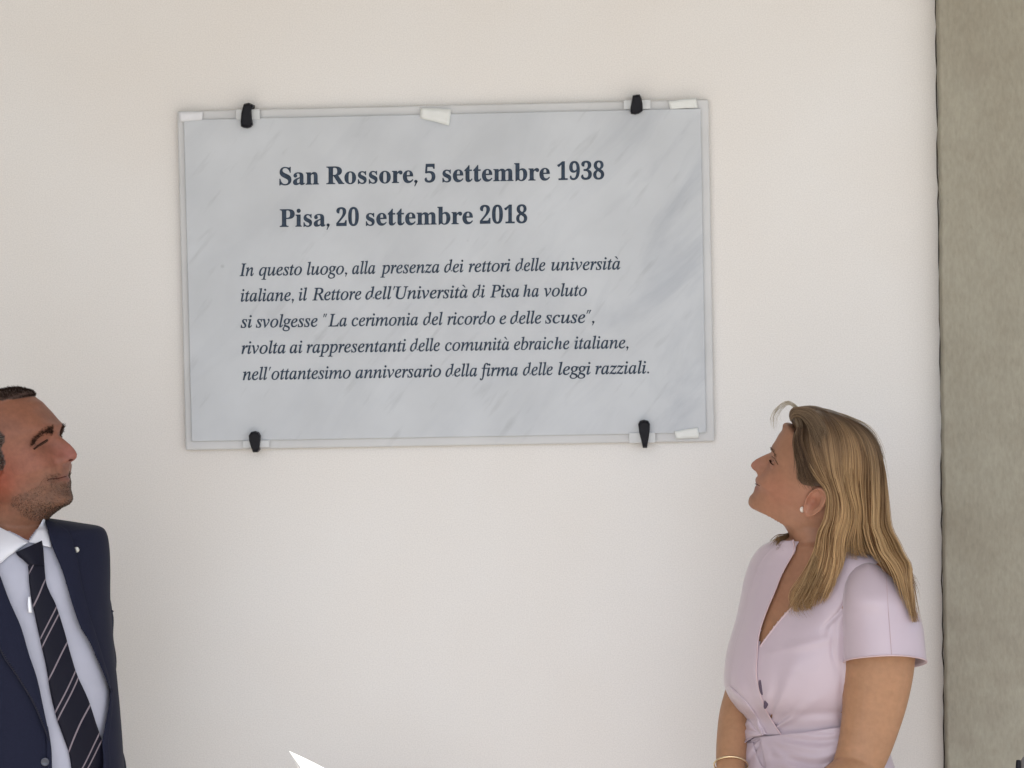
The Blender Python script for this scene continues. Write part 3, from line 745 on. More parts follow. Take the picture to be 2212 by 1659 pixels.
def eye_set(h, root, c, r, up, lo, gaze, skin, lashmat, skincol):
    """eyeball with iris, upper and lower lid shells, lashes"""
    for sy in (1, -1):
        cc = np.array([c[0], c[1] * sy, c[2]])
        V, F = ellipsoid((0, 0, 0), (r, r, r), 20, 14); V = h.loc2w(V + cc)
        e = link('eye', mesh_from('eye', V, F), mEyeW, root); 
        gd = np.array([math.cos(gaze), 0, math.sin(gaze)])
        a = np.linspace(0, 2 * np.pi, 16, endpoint=False); rr = [0, .5, 1]
        ring = []
        for q in (0.02, 0.25, 0.47):
            ring.append([cc + r * 1.03 * (math.cos(q) * gd + math.sin(q) * (math.cos(t) * np.array([0, 1, 0]) + math.sin(t) * np.array([-gd[2], 0, gd[0]]))) for t in a])
        V, F = ring_loft(np.array(ring)); V = h.loc2w(V)
        link('iris', mesh_from('iris', V, F), mIris, e)
        # lids: part-spheres about the lateral axis
        parts = []
        for e0, e1 in ((up, 1.75), (-1.75, lo)):
            el = np.linspace(e0, e1, 10); az = np.linspace(-1.25, 1.25, 18); g = []
            for k_, E_ in enumerate(el):
                row = []
                for A_ in az:
                    sl_ = (E_ - (0.12 if False else 0)) * (1 - 0.35 * (A_ / 1.25) ** 2) - 0.10 * (A_ * sy / 1.25)
                    rad = r * 1.13
                    row.append(cc + rad * np.array([math.cos(A_) * math.cos(sl_), math.sin(A_), math.cos(A_) * math.sin(sl_)]))
                g.append(row)
            g = np.array(g); bk = (g - cc) * 0.93 + cc; n = 10 * 18
            V = np.vstack([g.reshape(-1, 3), bk.reshape(-1, 3)]); f = grid_faces(10, 18, wrap=False)
            F = [tuple(q) for q in f] + [tuple(q[::-1] + n) for q in f] + [(j, j + 1, j + 1 + n, j + n) for j in range(17)] + [(9 * 18 + j, 9 * 18 + j + 1, 9 * 18 + j + 1 + n, 9 * 18 + j + n) for j in range(17)]
            parts.append((h.loc2w(V), F))
        V, F = merge(parts); me = mesh_from('eyelid', V, F); fix_normals(me); set_color(me, np.tile(skincol, (len(me.vertices), 1)))
        link('eyelid', me, skin, root)
        # lashes
        az = np.linspace(-1.15, 1.15, 26); parts = []
        for A_ in az:
            sl_ = up * (1 - 0.35 * (A_ / 1.25) ** 2) - 0.10 * (A_ * sy / 1.25)
            dv = np.array([math.cos(A_) * math.cos(sl_), math.sin(A_), math.cos(A_) * math.sin(sl_)])
            p0 = cc + r * 1.12 * dv; p1 = p0 + dv * 0.003 + np.array([0, 0, -0.0003]); p2 = p0 + dv * 0.0055 + np.array([0, 0, 0.0012])
            parts.append(ring_loft(tube([p0, p1, p2], [.0006, .0005, .0002], 3)))
        V, F = merge(parts); link('eyelashes', mesh_from('eyelashes', h.loc2w(V), F), lashmat, root)
def brow(h, tree, root, pts, hw, n, m, ln=0.009, seed=1, rad=0.0004):
    """short hairs rooted on the brow line, both sides; pts are local (y, z) pairs"""
    r = np.random.default_rng(seed)
    for sy in (1, -1):
        parts = []; K = crom(np.array(pts), 60)
        for _ in range(n):
            q = r.uniform(0, 59); i = int(q); yz = K[i] + r.normal(size=2) * np.array([0.001, hw])
            org = Vector(h.loc2w([[0.20, yz[0] * sy, yz[1]]])[0]); tgt = Vector(h.loc2w([[-0.2, yz[0] * sy, yz[1]]])[0])
            hit = tree.ray_cast(org, (tgt - org).normalized(), 1)
            if hit[0] is None: continue
            L = h.w2loc(np.array(hit[0]))[0]
            tq = np.array([0.10, sy * 0.9, 0.35 - 0.55 * q / 59]) + r.normal(size=3) * 0.2; tq /= np.linalg.norm(tq)
            p0 = L + np.array([-0.0005, 0, 0]); p1 = L + np.array([0.0016, 0, 0]) + tq * ln * 0.5; p2 = L + np.array([0.0012 - 0.002 * q / 59, 0, 0]) + tq * ln
            parts.append(ring_loft(tube([p0, p1, p2], [rad, rad, rad * 0.4], 3)))
        V, F = merge(parts); link('eyebrow', mesh_from('eyebrow', h.loc2w(V), F), m, root)
def hand_parts(wrist, direc, palmn, scale=1.0, mirror=1):
    """palm and five bent fingers; direc = wrist->knuckles, palmn = out of the palm"""
    d = np.array(direc, float); d /= np.linalg.norm(d); n = np.array(palmn, float); n -= d * (n @ d); n /= np.linalg.norm(n)
    s = np.cross(d, n) * mirror; W_ = np.array(wrist); parts = []
    rings = []
    th = np.linspace(0, 2 * np.pi, 16, endpoint=False)
    for t, hw, ht in ((-0.02, .028, .022), (0.0, .029, .020), (.03, .036, .017), (.06, .041, .015), (.085, .041, .013), (.092, .036, .009)):
        rings.append([W_ + scale * (d * t + s * hw * math.cos(a) + n * ht * math.sin(a)) for a in th])
    parts.append(ring_loft(np.array(rings)))
    for off, ln in ((-.030, .070), (-.010, .079), (.011, .073), (.030, .058)):
        p = W_ + scale * (d * .080 + s * off); P = [p]; ang = 0.25
        for seg, da in ((.45, .25), (.30, .45), (.25, .35)):
            P.append(P[-1] + scale * ln * seg * (d * math.cos(ang) + n * math.sin(ang))); ang += da
        parts.append(ring_loft(tube(P, scale * np.array([.0095, .009, .008, .0055]), 10, 14)))
    p = W_ + scale * (d * .018 - s * .024); t1 = p + scale * (d * .032 - s * .024 + n * .012); t2 = t1 + scale * (d * .028 - s * .006 + n * .010)
    parts.append(ring_loft(tube([p, t1, t2, t2 + scale * (d * .018 + n * .004)], scale * np.array([.014, .012, .010, .007]), 10, 14)))
    return parts
def slices(cfg, yc, yaw, px_per_row, side):
    """cfg rows: (v, u_silhouette, a, b[, y offset]); side -1: silhouette is on the viewer's left, +1 right"""
    rings = []; th = np.linspace(0, 2 * np.pi, 360, endpoint=False)
    fwd = np.array([math.sin(yaw), -math.cos(yaw), 0]); lat = np.array([math.cos(yaw), math.sin(yaw), 0])
    K = crom(np.array([[c[0], c[1], c[2], c[3], c[4] if len(c) > 4 else 0.0] for c in cfg]), px_per_row)
    info = []
    for v, u, a, b, dy in K:
        e = math.sqrt((a * math.cos(yaw)) ** 2 + (b * math.sin(yaw)) ** 2)
        p = at(u, v, yc + dy); cx = p[0] - side * e; c = np.array([cx, yc + dy, p[2]])
        ct, st = np.cos(th), np.sin(th); ex = 0.88
        A = np.sign(ct) * np.abs(ct) ** ex; B = np.sign(st) * np.abs(st) ** ex
        rings.append(c + a * A[:, None] * lat + b * B[:, None] * fwd); info.append((c, a, b))
    return np.array(rings), info
#@@PEOPLE@@

# ================================================================== WOMAN
WY = -0.38
woman = empty('person', (at(1760, 1600, WY)[0], WY, 0.0), label='woman with long blonde hair and lilac pink wrap dress looking up at the plaque', category='person')
pitchW, yawW = math.radians(34), math.radians(-13)
_u0, _v0 = 1585.8 + 830 * .2124, 840.4 + 1150 * .2124
trW = z3([(530, 362), (500, 385), (465, 440), (430, 500), (395, 555), (381, 580), (386, 605), (378, 630), (340, 650), (280, 675), (220, 708), (180, 743), (165, 775), (178, 802), (213, 832), (240, 848),
          (240, 870), (222, 892), (213, 922), (218, 950), (226, 962), (212, 985), (205, 1015), (200, 1035), (186, 1058), (165, 1080), (147, 1110), (141, 1142)])
H = Head(_u0, _v0, WY, pitchW, yawW, -1, None, trW, None, None)
tl = H.trace
def P_(x, y): return H.px2loc(*z3([(x, y)])[0])
gl = tl[5]; ch = tl[-1]
ms = 0.96
def Lm(x, z): return (x * ms / 1000, z * ms / 1000)
F = [Lm(4, 124), Lm(38, 118), Lm(64, 98), P_(560, 340), P_(465, 440), P_(388, 590), (P_(360, 645)[0] - .003, P_(360, 645)[1]),
     (P_(300, 760)[0] - .010, P_(300, 760)[1]), (P_(262, 850)[0] - .004, P_(262, 850)[1]), (P_(232, 895)[0], P_(232, 895)[1]), (P_(228, 955)[0] - .001, P_(228, 955)[1]), P_(205, 1030), P_(150, 1120), P_(152, 1182), P_(230, 1237), P_(370, 1297), P_(470, 1345), P_(530, 1420), P_(580, 1520), P_(625, 1620), P_(670, 1730)]
def N_(x, y): return H.px2loc(*z3([(x, y)])[0])
B = [Lm(0, 124), Lm(-40, 118), Lm(-66, 98), Lm(-84, 74), Lm(-93, 52), Lm(-96, 30), Lm(-96, 16), Lm(-92, 0), Lm(-88, -12), Lm(-84, -22), Lm(-80, -30), Lm(-76, -38), Lm(-73, -46), Lm(-72, -53),
     N_(1210, 1330), N_(1160, 1370), N_(1130, 1420), N_(1110, 1470), N_(1110, 1560), N_(1150, 1660), N_(1220, 1770)]
Wd = [.001, .040, .059, .068, .071, .071, .070, .067, .063, .059, .057, .054, .050, .047, .046, .047, .049, .050, .052, .057, .068]
zsig = [(-0.11, .020), (ch[1], .020), (tl[20][1], .021), (tl[17][1], .020), (tl[15][1], .014), (tl[13][1], .0125), (tl[12][1], .0105), (tl[9][1], .0085), (tl[7][1], .012), (tl[5][1], .03), (tl[0][1], .04)]
eye = np.array(P_(398, 700)); eyl = (eye[0] - .0192, .0305, eye[1] - .002)
nb = P_(235, 845)
feats = [((eye[0], .031, eye[1] + .002), (.03, .014, .0095), (-.0065, 0, 0)),
         ((eye[0] - .004, .040, eye[1] - .026), (.03, .016, .012), (.003, .0015, 0)),
         ((nb[0] - .006, .0125, nb[1] + .008), (.008, .006, .006), (.002, .0045, 0)),
         ((nb[0] - .002, .0065, nb[1] + .001), (.004, .0035, .003), (-.003, 0, .002)),
         ((gl[0], .028, gl[1] - .002), (.03, .016, .006), (.002, 0, 0)),
         ((0.01, .052, -.045), (.025, .03, .014), (0, .004, 0)),
         ((.035, .045, -.018), (.022, .02, .014), (0, -.002, 0))]
head = fit_head(H, F, B, Wd, zsig, tl, feats, trW, 0.60)
mouth = P_(222, 960)
# ears
earc = np.array(P_(822, 1062)); ec = (earc[0] - .0165, .0735, earc[1])
earL = ear_mesh(H, ec, 0.062, math.radians(6), 1); earR = ear_mesh(H, ec, 0.062, math.radians(6), -1)

# torso -------------------------------------------------
yT = math.radians(-42)
rowsW = [(150, 560, .040, .034), (175, 480, .072, .052), (215, 412, .112, .066), (260, 372, .142, .074), (330, 330, .163, .084), (450, 290, .168, .098), (560, 268, .166, .108), (700, 238, .160, .120),
         (870, 188, .158, .132), (1000, 166, .157, .137), (1130, 164, .150, .131), (1250, 215, .139, .115), (1340, 270, .133, .106), (1430, 258, .139, .110), (1540, 220, .150, .118), (1660, 186, .162, .126)]
cfgW = [(z4([(0, y)])[0][1], z4([(x, 0)])[0][0], a, b) for y, x, a, b in rowsW]
ringsW, infoW = slices(cfgW, WY, yT, 150, -1)
low = ringsW[-1]; c_low = infoW[-1][0]
extra = []
for z, k_ in ((0.93, 1.06), (0.86, 1.10), (0.78, 1.08), (0.70, 1.02)):
    q = (low - c_low) * k_ + c_low; q[:, 2] = z; extra.append(q)
def inset(r, info, d):
    c = r.mean(1, keepdims=True); v = r - c; n = np.linalg.norm(v, axis=2, keepdims=True); return c + v * (n - d) / n
skinT = inset(np.concatenate([ringsW[::3], np.array(extra)]), None, 0.006)
parts = [head, earL, earR, ring_loft(skinT)]
# shoulder joints and arms
fw = np.array([math.sin(yT), -math.cos(yT), 0]); lt = np.array([math.cos(yT), math.sin(yT), 0])
shy = WY - 0.125
def A4(x, y, yy): return at(*z4([(x, y)])[0], yy)
armN = [A4(1060, 410, shy + .05), A4(1120, 520, shy + .015), A4(1160, 750, shy - .01), A4(1158, 980, shy - .01), A4(1130, 1200, shy - .012), A4(1090, 1400, shy - .02), A4(1045, 1560, shy - .03), A4(980, 1720, shy - .045)]
armR = [.050, .062, .064, .0625, .0585, .052, .047, .042]
parts.append(ring_loft(tube(armN, armR, 28, 60, squash=0.80)))
foreN = [A4(1010, 1690, shy - .035), A4(900, 1780, shy - .07), A4(700, 1900, shy - .12), A4(470, 1990, shy - .15)]
parts.append(ring_loft(tube(foreN, [.044, .043, .035, .026], 24, 40)))
hN = foreN[-1]; parts += hand_parts(hN, A4(300, 2050, shy - .15) - hN, np.array([0.2, 1, -0.4]), .92, 1)
fy = WY + 0.09
armF = [A4(460, 420, fy), A4(425, 600, fy), A4(405, 800, fy - .01), A4(345, 1000, fy - .02), A4(285, 1150, fy - .04), A4(228, 1310, fy - .07), A4(196, 1480, fy - .11), A4(184, 1640, fy - .15), A4(195, 1800, fy - .19), A4(240, 1960, fy - .24)]
parts.append(ring_loft(tube(armF, [.045, .047, .046, .043, .038, .034, .030, .027, .025, .024], 22, 70)))
hF = armF[-1]; parts += hand_parts(hF, np.array([.35, -.35, -.55]), np.array([.3, .8, .3]), .9, -1)
# legs
hip = c_low
for s_ in (1, -1):
    b_ = hip + lt * s_ * .075
    L = [(b_[0], b_[1], .80), (b_[0], b_[1], .62), (b_[0], b_[1] - .01, .47), (b_[0], b_[1] + .01, .33), (b_[0], b_[1] + .01, .10), (b_[0], b_[1], .06)]
    parts.append(ring_loft(tube(L, [.082, .068, .052, .054, .036, .04], 18, 40)))
V, F_ = merge(parts)
bodyW = remesh(V, F_, 0.0022, 7, 0.5)
relax(bodyW, inside(z3([(215, 1195), (420, 1260), (620, 1350), (640, 1500), (520, 1500), (330, 1380), (170, 1270)]), to_px(coords(bodyW))), 22)
Pw = coords(bodyW); L = H.w2loc(Pw)
base = np.tile(np.array([0.355, 0.177, 0.105]), (len(Pw), 1))
def tint(base, wgt, col): return base * (1 - wgt[:, None]) + np.array(col) * wgt[:, None]
armw = np.clip((1.36 - Pw[:, 2]) / 0.1, 0, 1); base = tint(base, armw * .7, (0.425, 0.232, 0.122))
base = tint(base, 0.55 * gauss(L, (.06, .045, -.01), (.03, .02, .022)) + 0.55 * gauss(L, (.06, -.045, -.01), (.03, .02, .022)), (0.41, 0.16, 0.10))
base = tint(base, 0.5 * gauss(L, (nb[0] + .012, 0, nb[1] + .01), (.02, .018, .014)), (0.42, 0.18, 0.14))
base = tint(base, np.clip(1.6 * gauss(L, (mouth[0], 0, mouth[1]), (.012, .019, .0062)), 0, 1) * .8, (0.30, 0.12, 0.10))
for sy in (1, -1): base = tint(base, 0.5 * gauss(L, (ec[0], ec[1] * sy, ec[2]), (.02, .012, .03)), (0.46, 0.19, 0.13))
for sy in (1, -1): base = tint(base, 0.45 * gauss(L, (eye[0], .031 * sy, eye[1] - .004), (.02, .014, .010)), (0.30, 0.13, 0.09))
set_color(bodyW, base * (1 + 0.05 * smooth_noise(Pw * 90, 3)[:, None]))
link('body', bodyW, mSkinW, woman)
tBodyW = bvh_me(bodyW); hy0 = H.o[1]
eye_set(H, woman, eyl, .0118, 0.0, -0.06, 0.15, mSkinW, mBrow, (0.34, 0.16, 0.10))
brow(H, tBodyW, woman, [(.012, gl[1] - .003), (.024, gl[1] + .001), (.036, gl[1] + .001), (.046, gl[1] - .006)], .0012, 60, mBrowW, .005, 3, .0003)

# dress -------------------------------------------------
Vp = z4([(612, 200), (590, 262), (560, 300), (510, 400), (478, 480), (430, 600), (385, 720), (366, 800), (372, 862), (430, 782), (545, 640), (655, 540), (760, 450), (850, 340), (930, 230), (960, 150), (700, 60)])
dressR = np.concatenate([ringsW, np.array(extra)]); dr = dressR.copy()
nr, nc, _ = dr.shape
# fine cloth drape: shallow folds pulled towards the waist knot
cen = dr.mean(1, keepdims=True); nv = dr - cen; nv /= np.linalg.norm(nv, axis=2, keepdims=True)
fold = 0.0022 * smooth_noise(np.concatenate([dr * np.array([9, 9, 5.0])], -1).reshape(-1, 3), 8).reshape(nr, nc, 1)
wz = np.interp(dr[..., 2], [1.00, 1.10, 1.20, 1.45], [1.0, 1.6, 0.7, 0.5])[..., None]
dr = dr + nv * fold * wz
px_ = to_px(dr.reshape(-1, 3)); gx, gy = (px_[:, 0] - 1518) / .33005, (px_[:, 1] - 1111.4) / .33005
arm_line = np.interp(gy, [250, 400, 500, 620, 740, 900, 1500], [1060, 1020, 985, 945, 925, 918, 918])
gr = np.exp(-((gx - arm_line) / 30) ** 2) * np.clip((gy - 280) / 120, 0, 1) * np.clip((1600 - gy) / 200, 0, 1) * (dr.reshape(-1, 3)[:, 1] < WY)
pull = np.exp(-((gx - np.interp(gy, [450, 640, 740], [1010, 900, 800])) / 22) ** 2) * np.exp(-((gy - 640) / 130) ** 2) * (dr.reshape(-1, 3)[:, 1] < WY)
pull2 = np.exp(-((gx - np.interp(gy, [600, 900, 1020], [860, 850, 880])) / 18) ** 2) * np.exp(-((gy - 860) / 130) ** 2) * (dr.reshape(-1, 3)[:, 1] < WY)
hz = np.exp(-((gy - np.interp(gx, [350, 900], [1330, 1300])) / 30) ** 2) * .004 * (dr.reshape(-1, 3)[:, 1] < WY)
hz2 = np.exp(-((gy - np.interp(gx, [350, 900], [920, 800])) / 26) ** 2) * np.exp(-((gx - 650) / 200) ** 2) * .004 * (dr.reshape(-1, 3)[:, 1] < WY)
rk = np.hypot(gx - 400, gy - 1450); ak = np.arctan2(-(gy - 1450), gx - 400)
rad_f = (np.sin(ak * 13 + .6 * np.sin(rk / 90)) + .5 * np.sin(ak * 22 + 1)) * np.exp(-rk / 300) * np.clip(rk / 60, 0, 1) * .0034 * (dr.reshape(-1, 3)[:, 1] < WY) * (gx < 900)
hz = hz - rad_f
dr = dr - nv * (.003 * gr + .005 * pull + .004 * pull2 + hz - hz2).reshape(nr, nc, 1)
Vd, Fd = ring_loft(dr[4:]); 
Vd = np.array(Vd); pxs = to_px(Vd); cenf = np.array([np.mean([Vd[i] for i in f], axis=0) for f in Fd]); pf = to_px(cenf)
nrm = np.array([np.cross(Vd[f[1]] - Vd[f[0]], Vd[f[2]] - Vd[f[0]]) for f in Fd]); 
ctr = np.array([WY + 0.0]); front = cenf[:, 1] < WY + 0.02
hole = inside(Vp, pf) & front
topcap = cenf[:, 2] > dr[6, :, 2].mean()
keep = [f for f, h_, t_ in zip(Fd, hole, topcap) if not h_ and not t_]
me = mesh_from('dress', Vd, keep); fix_normals(me)
dress = link('dress', me, mDress, woman)
so_ = dress.modifiers.new('thickness', 'SOLIDIFY'); so_.thickness = 0.0015; so_.offset = -1
tDress = bvh(Vd, Fd); T1 = [tDress, tBodyW]
# sleeves
def sleeve(cfg, yc, ry, hem, n=60):
    th = np.linspace(0, 2 * np.pi, 64, endpoint=False); K = crom(np.array(cfg), n); rings = []
    for i, (v, ul, ur, dy) in enumerate(K):
        p0 = at(ul, v, yc + dy); p1 = at(ur, v, yc + dy); c = (p0 + p1) / 2; a = (p1 - p0)[0] / 2
        t = i / (n - 1)
        r = np.stack([c[0] + a * np.cos(th), c[1] - ry * (0.75 + .25 * t) * np.sin(th), c[2] + hem * (t ** 4) * (np.sin(th)) + 0 * th], 1)
        r[:, 1] += 0.0025 * np.sin(th * 3 + 2 + 3 * t) * t; r[:, 0] += 0.002 * np.sin(th * 4 + 1) * t
        rings.append(r)
    return np.array(rings)
cfgS = [(z4([(0, y)])[0][1], z4([(l, 0)])[0][0], z4([(r, 0)])[0][0], dy) for y, l, r, dy in
        [(292, 1040, 1100, .07), (310, 1000, 1150, .055), (350, 960, 1205, .04), (430, 930, 1275, .018), (530, 915, 1335, 0), (640, 912, 1400, -.003), (740, 914, 1436, -.006), (860, 916, 1448, -.01), (970, 917, 1458, -.012)]]
SR = sleeve(cfgS, shy - .006, .078, 0.024)
V, F_ = ring_loft(SR, cap=False); 
Vc, Fc = ring_loft(SR[:2]); 
cap0 = len(V); V = np.vstack([V, SR[0].mean(0)]); F_ = [tuple(q) for q in F_] + [(j, (j + 1) % 64, cap0) for j in range(64)]
me = mesh_from('sleeve', V, F_); fix_normals(me); sl_near = link('sleeve', me, mDress, dress); m_ = sl_near.modifiers.new('thickness', 'SOLIDIFY'); m_.thickness = 0.002; m_.offset = -1
tSl = bvh(V, F_)
hemr = SR[-1]; V2, F2 = ring_loft(tube(np.vstack([hemr, hemr[:1]]), np.full(65, .0016), 6)); link('hem', mesh_from('hem', V2, F2), mPiping, sl_near)
cfgS2 = [(z4([(0, y)])[0][1], z4([(l, 0)])[0][0], z4([(r, 0)])[0][0], dy) for y, l, r, dy in
         [(280, 385, 480, .03), (330, 345, 520, .02), (430, 300, 560, .01), (560, 268, 560, 0), (680, 240, 560, -.005), (780, 216, 550, -.01)]]
SR2 = sleeve(cfgS2, fy + .0, .055, 0.008)
V, F_ = ring_loft(SR2, cap=False); V = np.vstack([V, SR2[0].mean(0)]); F_ = [tuple(q) for q in F_] + [(j, (j + 1) % 64, len(V) - 1) for j in range(64)]
me = mesh_from('sleeve', V, F_); fix_normals(me); o = link('sleeve', me, mDress, dress); m_ = o.modifiers.new('thickness', 'SOLIDIFY'); m_.thickness = 0.002; m_.offset = -1
# right front panel that wraps over, from shoulder to waist
T2 = [tDress]
def wav(a1, f1, p1, a2=0, f2=1, p2=0):
    return lambda t, s: a1 * np.sin(f1 * s + p1 + 2 * t) * np.sin(np.pi * s) + a2 * np.sin(f2 * t + p2 + 3 * s)
Lp = z4([(490, 178), (380, 300), (318, 460), (290, 560), (262, 680), (222, 800), (196, 900), (186, 1000), (180, 1100), (205, 1180), (290, 1310), (392, 1448)])
Rp = z4([(596, 168), (608, 232), (570, 300), (516, 400), (482, 490), (430, 610), (390, 720), (368, 810), (360, 930), (354, 1040), (378, 1165), (428, 1300), (516, 1442)])
pn = link('front_panel', patch(T2, Lp, Rp, 90, 22, .004, .003, .003, 10, relief=wav(.0012, 5, 0, .001, 9, 1)), mDress, dress)
tP = bvh_me(pn.data)
V2, F2 = edge_tube([tP], [(a - 1.5, b) for a, b in Rp], 90, .0013, .0012); link('piping', mesh_from('piping', V2, F2), mPiping, dress)
# left front neckline edge
V2, F2 = edge_tube([tDress], [(a + 1, b) for a, b in z4([(372, 866), (430, 786), (545, 644), (655, 544), (760, 454), (850, 344), (925, 235)])], 60, .0016, .0010); link('piping', mesh_from('piping', V2, F2), mPiping, dress)
# folds under the bust on the viewer's left
Lf = z4([(160, 1132), (205, 1215), (268, 1310), (340, 1400), (378, 1448)]); Rf = z4([(178, 1118), (245, 1190), (310, 1275), (365, 1370), (400, 1446)])
link('fold', patch(T2, Lf, Rf, 40, 8, .010, .004, .004, 4, dep=WY), mDress, dress)
Lf = z4([(196, 1160), (250, 1240), (318, 1330), (385, 1440)]); Rf = z4([(212, 1150), (285, 1222), (356, 1320), (420, 1438)])
link('fold', patch(T2, Lf, Rf, 40, 8, .008, .003, .003, 4, dep=WY), mDress, dress)
# waist sash
Tl = z4([(375, 1456), (520, 1440), (700, 1418), (920, 1388)]); Bl = z4([(420, 1690), (600, 1690), (780, 1668), (925, 1530)])
def sashrel(t, s): return .0065 * np.sin(10 * s - 7 * t + .5) * np.clip(t * 1.6, 0, 1) * np.clip(1.15 - t, 0, 1) * np.clip(s * 1.5, .2, 1) + .0025 * np.sin(21 * s - 12 * t) * t * (1 - t) * 3
link('sash', patch(T2, Tl, Bl, 60, 26, .009, .004, .004, 10, relief=sashrel), mDress, dress)
Lk_ = z4([(282, 1470), (250, 1520), (225, 1590), (195, 1690)]); Rk = z4([(345, 1452), (275, 1500), (262, 1580), (232, 1690)])
link('sash_tail', patch(T2, Lk_, Rk, 30, 8, .011, .004, .003, 4, dep=WY), mDress, dress)
Lk_ = z4([(290, 1340), (268, 1400), (245, 1470), (232, 1500)]); Rk = z4([(300, 1345), (360, 1410), (388, 1446), (300, 1460)])
link('sash_knot', patch(T2, Lk_, Rk, 24, 14, .010, .004, .006, 4, dep=WY), mDress, dress)
Lk_ = z4([(268, 1500), (250, 1560), (240, 1620), (225, 1690)]); Rk = z4([(330, 1490), (350, 1560), (380, 1630), (430, 1690)])
link('skirt_panel', patch(T2, Lk_, Rk, 24, 14, .004, .003, .002, 4, dep=WY), mDress, dress)
# dark solid ovals standing for shade in the gaps along the closing edge
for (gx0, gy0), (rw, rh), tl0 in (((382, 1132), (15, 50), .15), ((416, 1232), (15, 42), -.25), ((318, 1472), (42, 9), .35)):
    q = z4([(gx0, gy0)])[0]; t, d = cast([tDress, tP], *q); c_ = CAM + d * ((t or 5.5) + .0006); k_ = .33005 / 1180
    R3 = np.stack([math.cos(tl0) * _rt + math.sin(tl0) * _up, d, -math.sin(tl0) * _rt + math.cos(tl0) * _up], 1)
    V2, F2 = ellipsoid(c_, (rw * k_, .0022, rh * k_), 20, 12, rot=R3); link('gap_shade', mesh_from('gap_shade', V2, F2), mGapShade, dress)
# sleeve crease, seam
V2, F2 = edge_tube([tSl], z4([(1200, 380), (1210, 560), (1225, 760), (1236, 915)]), 60, .0005, .0002); link('seam', mesh_from('seam', V2, F2), mDressIn, sl_near)
# shoes
for s_ in (1, -1):
    b_ = hip + lt * s_ * .075
    rings = []
    for t, w_, h_ in ((-.05, .02, .03), (-.03, .032, .06), (.02, .036, .055), (.08, .042, .04), (.13, .042, .03), (.17, .03, .022), (.185, .012, .012)):
        c = np.array([b_[0], b_[1], .002]) + fw * t; th = np.linspace(0, 2 * np.pi, 20, endpoint=False)
        rings.append([c + lt * w_ * math.cos(a) + np.array([0, 0, 1]) * h_ * (1 + math.sin(a)) for a in th])
    V2, F2 = ring_loft(np.array(rings)); me = mesh_from('shoe', V2, F2); fix_normals(me); link('shoe', me, mShoe, woman)
# earring and bracelet
V2, F2 = edge_tube([tBodyW], z3([(214, 964), (236, 972), (262, 985)]), 14, .0008, .0002, dep=hy0); link('mouth', mesh_from('mouth', V2, F2), mRecessShade, woman)  # dark tube stands for the shade between the lips
V2, F2 = edge_tube([tBodyW], z3([(384, 686), (400, 694), (420, 722), (446, 770)]), 20, .0008, .0006, dep=hy0); link('eyelid_crease', mesh_from('eyelid_crease', V2, F2), mBrowW, woman)
q = z3([(692, 1225)])[0]; t, d = cast([tBodyW], *q); c = CAM + d * ((t or 5.6) - .003)
V2, F2 = ellipsoid(c, (.0042, .0042, .0055)); link('earring', mesh_from('earring', V2, F2), mPearl, woman)
q = A4(184, 1640, fy - .15)
th = np.linspace(0, 2 * np.pi, 41); axd = (armF[8] - armF[6]); axd /= np.linalg.norm(axd); e1 = np.cross(axd, [0, 1, 0]); e1 /= np.linalg.norm(e1); e2 = np.cross(axd, e1)
ringp = q + .0305 * (np.cos(th)[:, None] * e1 + np.sin(th)[:, None] * e2) + .004 * np.sin(th)[:, None] * axd
V2, F2 = ring_loft(tube(ringp, np.full(41, .0018), 6)); link('bracelet', mesh_from('bracelet', V2, F2), mGold, woman)

# hair --------------------------------------------------
hy = H.o[1]
base_rows = [(193, 600, 830, .012), (213, 580, 960, .035), (250, 564, 1070, .052), (300, 566, 1180, .064), (400, 612, 1335, .079), (540, 640, 1448, .088), (700, 668, 1508, .092), (850, 690, 1530, .093), (950, 730, 1540, .092), (1020, 830, 1545, .088),
             (1100, 930, 1550, .085), (1200, 955, 1556, .082), (1300, 950, 1566, .078), (1420, 900, 1590, .074), (1520, 890, 1640, .070), (1600, 900, 1690, .064), (1680, 960, 1720, .052), (1740, 1010, 1740, .036), (1790, 1080, 1740, .018)]
K = crom(np.array([(z3([(0, y)])[0][1], z3([(l, 0)])[0][0], z3([(r, 0)])[0][0], d) for y, l, r, d in base_rows]), 110)
th = np.linspace(0, 2 * np.pi, 96, endpoint=False); rings = []
for v, ul, ur, d in K:
    p0 = at(ul, v, hy - .02); p1 = at(ur, v, hy - .02); c = (p0 + p1) / 2; a = (p1 - p0)[0] / 2
    ex = .85; cs = np.sign(np.cos(th)) * np.abs(np.cos(th)) ** ex; sn = np.sign(np.sin(th)) * np.abs(np.sin(th)) ** ex
    r = np.stack([c[0] + a * cs, hy - d * sn * np.where(sn > 0, 1.0, .9), c[2] + 0 * th], 1); rings.append(r)
rings = np.array(rings); nrm_ = rings - rings.mean(1, keepdims=True)
rings = rings + nrm_ * (0.012 * np.sin(60 * rings[..., 0] + 5 * rings[..., 2]) + .008 * np.sin(130 * rings[..., 0]))[..., None]
Vh, Fh = ring_loft(rings); me = mesh_from('hair', Vh, Fh); fix_normals(me)
Ph = coords(me); r1 = smooth_noise(np.stack([Ph[:, 0] * 160, Ph[:, 1] * 60, Ph[:, 2] * 8], 1), 5)
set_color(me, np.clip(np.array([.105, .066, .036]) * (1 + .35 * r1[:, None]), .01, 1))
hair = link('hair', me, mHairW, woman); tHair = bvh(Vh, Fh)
Lt_ = z3([(610, 420), (592, 540), (604, 640), (632, 750), (648, 850), (652, 915), (692, 965), (760, 985)]); Rt_ = z3([(670, 400), (700, 560), (760, 720), (820, 840), (870, 920), (905, 965), (900, 980), (850, 990)])
